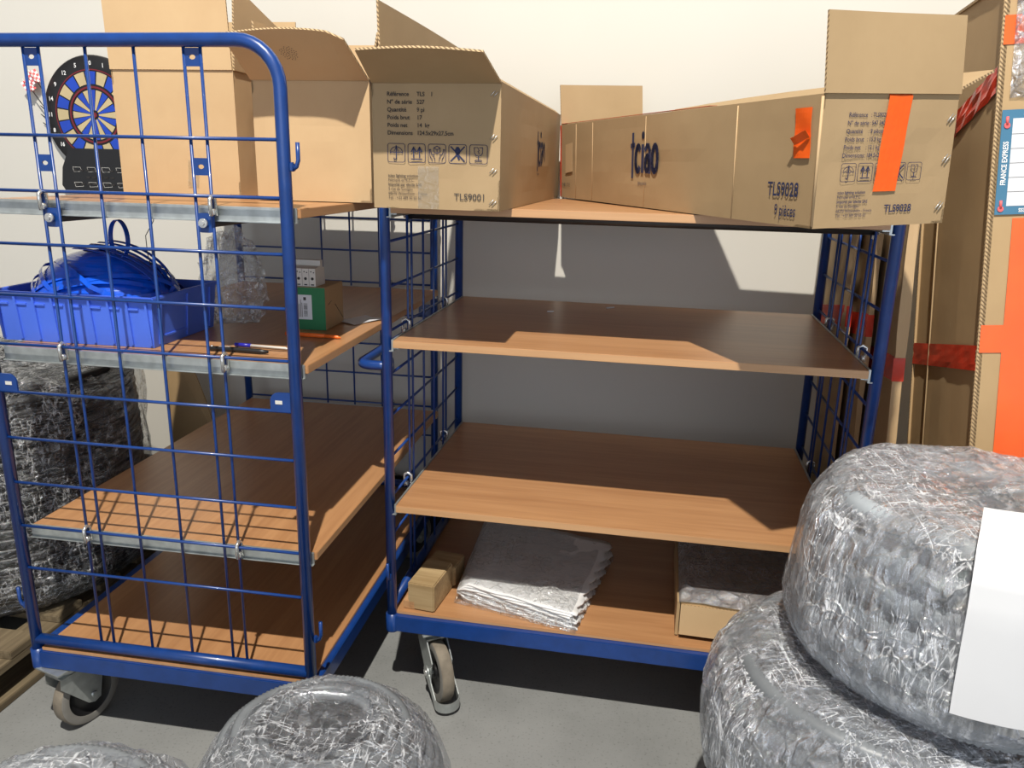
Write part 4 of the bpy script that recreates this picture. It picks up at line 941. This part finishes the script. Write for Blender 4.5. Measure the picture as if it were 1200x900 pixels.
# ================================================================== wrapped conduit coils
def ribbed_ring(mb, cx, cy, z, R, r, pitch=.010, n=10, wob=.004, seed=0, mat=0, tilt=(0, 0)):
    cnt = max(60, int(2 * PI * R / pitch)) * 2; pts = []; rad = []
    for i in range(cnt):
        a = 2 * PI * i / cnt; w = wob * math.sin(2 * a + seed) + wob * .6 * math.sin(5 * a + 2 * seed)
        pts.append((cx + (R + w) * math.cos(a), cy + (R + w) * math.sin(a), z + wob * math.sin(3 * a + seed * 1.7) + tilt[0] * math.cos(a) + tilt[1] * math.sin(a))); rad.append(r if i % 2 == 0 else r * .82)
    mb.tube(pts, r, n, mat, closed=True, radii=rad)
def wrapped_coil(label, x, y, z0, R, H, tube=.0125, mat='conduit', film='film', yaw=0, lean=(0, 0), seed=0, rows=None, cornr=.09, inner=2, pitch=.009, fa=.006, hole=.35, taper=0, group='film wrapped conduit coils', filmprof=None):
    root = thing('wrapped_conduit_coil', label, 'conduit coil', lean_M(x, y, yaw, *lean) , group)
    root.matrix_world = Matrix.Translation((0, 0, z0)) @ root.matrix_world
    mb = MB(); rr = random.Random(seed); g = .010
    n = max(2, int((H - 2 * g) / (2.02 * tube))); dz = (H - 2 * g - 2 * tube) / max(1, n - 1)
    for k in range(n):
        z = g + tube + k * dz; e = min(z, H - z); sh = 0
        if e < cornr: sh = cornr - math.sqrt(max(0, cornr ** 2 - (cornr - e) ** 2))
        lay = inner + (1 if k > n - 3 else 0)
        for j in range(lay): ribbed_ring(mb, 0, 0, z, R * (1 - taper * z / H) - g - tube - sh * .9 - j * 2.05 * tube + rr.uniform(-.002, .002), tube, pitch, 9, .0025, rr.random() * 6)
    rtop = R * (1 - taper) - g - tube - cornr
    j = 0
    while rtop - j * 2.05 * tube > R * hole:
        ribbed_ring(mb, 0, 0, H - g - tube + rr.uniform(-.003, .002), rtop + .006 - j * 2.05 * tube, tube, pitch, 9, .003, rr.random() * 6); j += 1
    mb.build('corrugated_conduit', mat, root)
    if filmprof is None:
        filmprof = [(0, H - .014), (R * .4, H - .008), (R - cornr, H)] + [(R - cornr + cornr * math.sin(t), H - cornr + cornr * math.cos(t)) for t in [PI / 2 * i / 6 for i in range(1, 7)]]
        m_ = 12
        for i in range(1, m_): filmprof.append((R + .002, H - cornr + (cornr * 2 - H) * i / m_))
        filmprof += [(R - cornr + cornr * math.cos(t), cornr - cornr * math.sin(t)) for t in [PI / 2 * i / 5 for i in range(0, 6)]]
        filmprof = [(a, max(.001, b)) for a, b in filmprof] + [(R * .5, .001)]
    # resample profile
    P = [Vector(p).to_2d() for p in filmprof]; Q = []
    for a, b in zip(P, P[1:]):
        k = max(1, int((b - a).length / .016))
        for i in range(k): Q.append(a + (b - a) * i / k)
    Q.append(P[-1])
    def warp(p, a):
        d = fbm((p.x * 1.0, p.y * 1.0, p.z * 1.6), 5, seed) * fa + abs(fbm((math.cos(a) * 3, math.sin(a) * 3, p.z * 1.2), 2.2, seed + 3)) * fa * 1.2
        tf = 1 - taper * min(1, p.z / H); p = Vector((p.x * tf, p.y * tf, p.z)); nrm = Vector((p.x, p.y, 0)); k = nrm.length
        if k > 1e-5: nrm /= k
        q_ = p + nrm * d * min(1, k / (R * .6)) ; q_.z = max(.0008, q_.z + ((d * .6 + .016 * fbm((p.x, p.y, 1), 9, seed) * (k < R * .5)) if p.z > H * .8 else 0)); return q_
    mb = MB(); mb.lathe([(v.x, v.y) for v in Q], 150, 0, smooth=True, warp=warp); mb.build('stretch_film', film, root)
    return root
cU = wrapped_coil('large film wrapped conduit coil with a blank white sheet folded over its shoulder', .85, 1.30, .575, .325, .345, .024, 'conduitlight', 'filmv', seed=2, cornr=.09, taper=.13, inner=2, pitch=.0115, fa=.006, hole=.45)
# loops of string-like film ridges and the paper sheet
mb = MB(); sh = []
RS = .337
def sheetp(a, b):        # a across (angle), b along: over the shoulder then down
    ang = math.radians(-122.5) + a * math.radians(88)
    t = b; ang += math.radians(1) * max(0, b - .4) / .6 * (1 - a)
    prof = [(.185, .365), (.215, .364), (.250, .354), (.283, .332), (.304, .298), (.314, .25), (.325, .14), (.330, .085)]
    k = t * (len(prof) - 1); i = min(int(k), len(prof) - 2); f = k - i; r = prof[i][0] * (1 - f) + prof[i + 1][0] * f; z = prof[i][1] * (1 - f) + prof[i + 1][1] * f
    return Vector((r * math.cos(ang), r * math.sin(ang), z + .002 * math.sin(6 * a)))
vs = []; fs = []; nu, nv = 20, 28
for sd in (0, 1):
    for j in range(nv + 1):
        for i in range(nu + 1):
            p = sheetp(i / nu, j / nv); d = Vector((p.x, p.y, .25)).normalized(); vs.append(tuple(p + d * (.0006 * sd + .010)))
K = (nu + 1) * (nv + 1)
for j in range(nv):
    for i in range(nu):
        a = j * (nu + 1) + i; fs += [(K + a, K + a + nu + 1, K + a + nu + 2, K + a + 1), (a, a + 1, a + nu + 2, a + nu + 1)]
mb.add(vs, fs, 0, True); ps = mb.build('paper_sheet', 'white', cU); ps['label'] = 'blank white sheet folded over the shoulder'
wrapped_coil('bulging film wrapped conduit coil directly under the coil with the white sheet',   .735, 1.30, .2395, .335, .328, .020, 'conduit', 'filmv', seed=5, cornr=.12, inner=2, fa=.007, pitch=.011)
wrapped_coil('conduit coil resting on the floor at the bottom of the stack of three', .76, 1.28, 0.0, .31, .232, .020, 'conduit', 'film', seed=8, cornr=.06, inner=1, pitch=.012)
wrapped_coil('film wrapped grey conduit coil on the floor close to the braked caster', -.355, 1.245, 0, .245, .425, .0125, 'conduit', 'film', seed=12, cornr=.15, inner=2, lean=(.02, .04), fa=.006)
wrapped_coil('film wrapped grey conduit coil nearest the camera, beside another lower grey coil', -.60, .79, 0, .240, .64, .0125, 'conduit', 'film', seed=15, cornr=.15, inner=2, fa=.006)
# dark coil on a pallet behind the left trolley
wrapped_coil('black conduit coil in crinkled film standing on the wooden pallet', -1.62, 2.33, .146, .42, .70, .014, 'conduitblack', 'filmd', seed=21, cornr=.10, inner=2, fa=.016, pitch=.014)
rp = thing('wooden_pallet', 'weathered wooden pallet on the floor under the black conduit coil', 'pallet', T(-2.20, 1.62, .0005, -.165))
PW, PL = .80, 1.2
for k in range(7): mb = MB(); mb.box((0, .0 + k * .183, .122), (PW, .10 + k * .183, .144), 0, bev=.002); mb.build('deck_slat', 'palletwood', rp)
for k in range(3): mb = MB(); x = k * .35; mb.box((x, 0, .100), (x + .10, PL, .1215), 0, bev=.002); mb.build('stringer_board', 'palletwood', rp)
for i in range(3):
    for j in range(3): mb = MB(); mb.box((i * .35, j * .53, .0225), (i * .35 + .10, j * .53 + .14, .0995), 0, bev=.002); mb.build('block', 'palletwood', rp)
for k in range(3): mb = MB(); x = k * .35; mb.box((x, 0, 0), (x + .10, PL, .022), 0, bev=.002); mb.build('bottom_board', 'palletwood', rp)
# bent cardboard sheet behind the coil
mb = MB(); poly = [(0, 0), (0, .68), (.075, .64), (.13, .58), (.19, .46), (.25, .30), (.26, 0)]
n = len(poly); vs = []; 
for th in (0, .005):
    for (a, z) in poly: vs.append((a, -.45 * max(0, a - .07) + th, z))
fs = [tuple(range(n)), tuple(range(2 * n - 1, n - 1, -1))] + [(i, n + i, n + (i + 1) % n, (i + 1) % n) for i in range(n)]
mb.add(vs, fs); cs = mb.build('cardboard_sheet', 'card', None, T(-1.30, 2.82, .146, -.16)); tag(cs, 'bent brown cardboard sheet standing by the wall behind the black coil', 'cardboard')
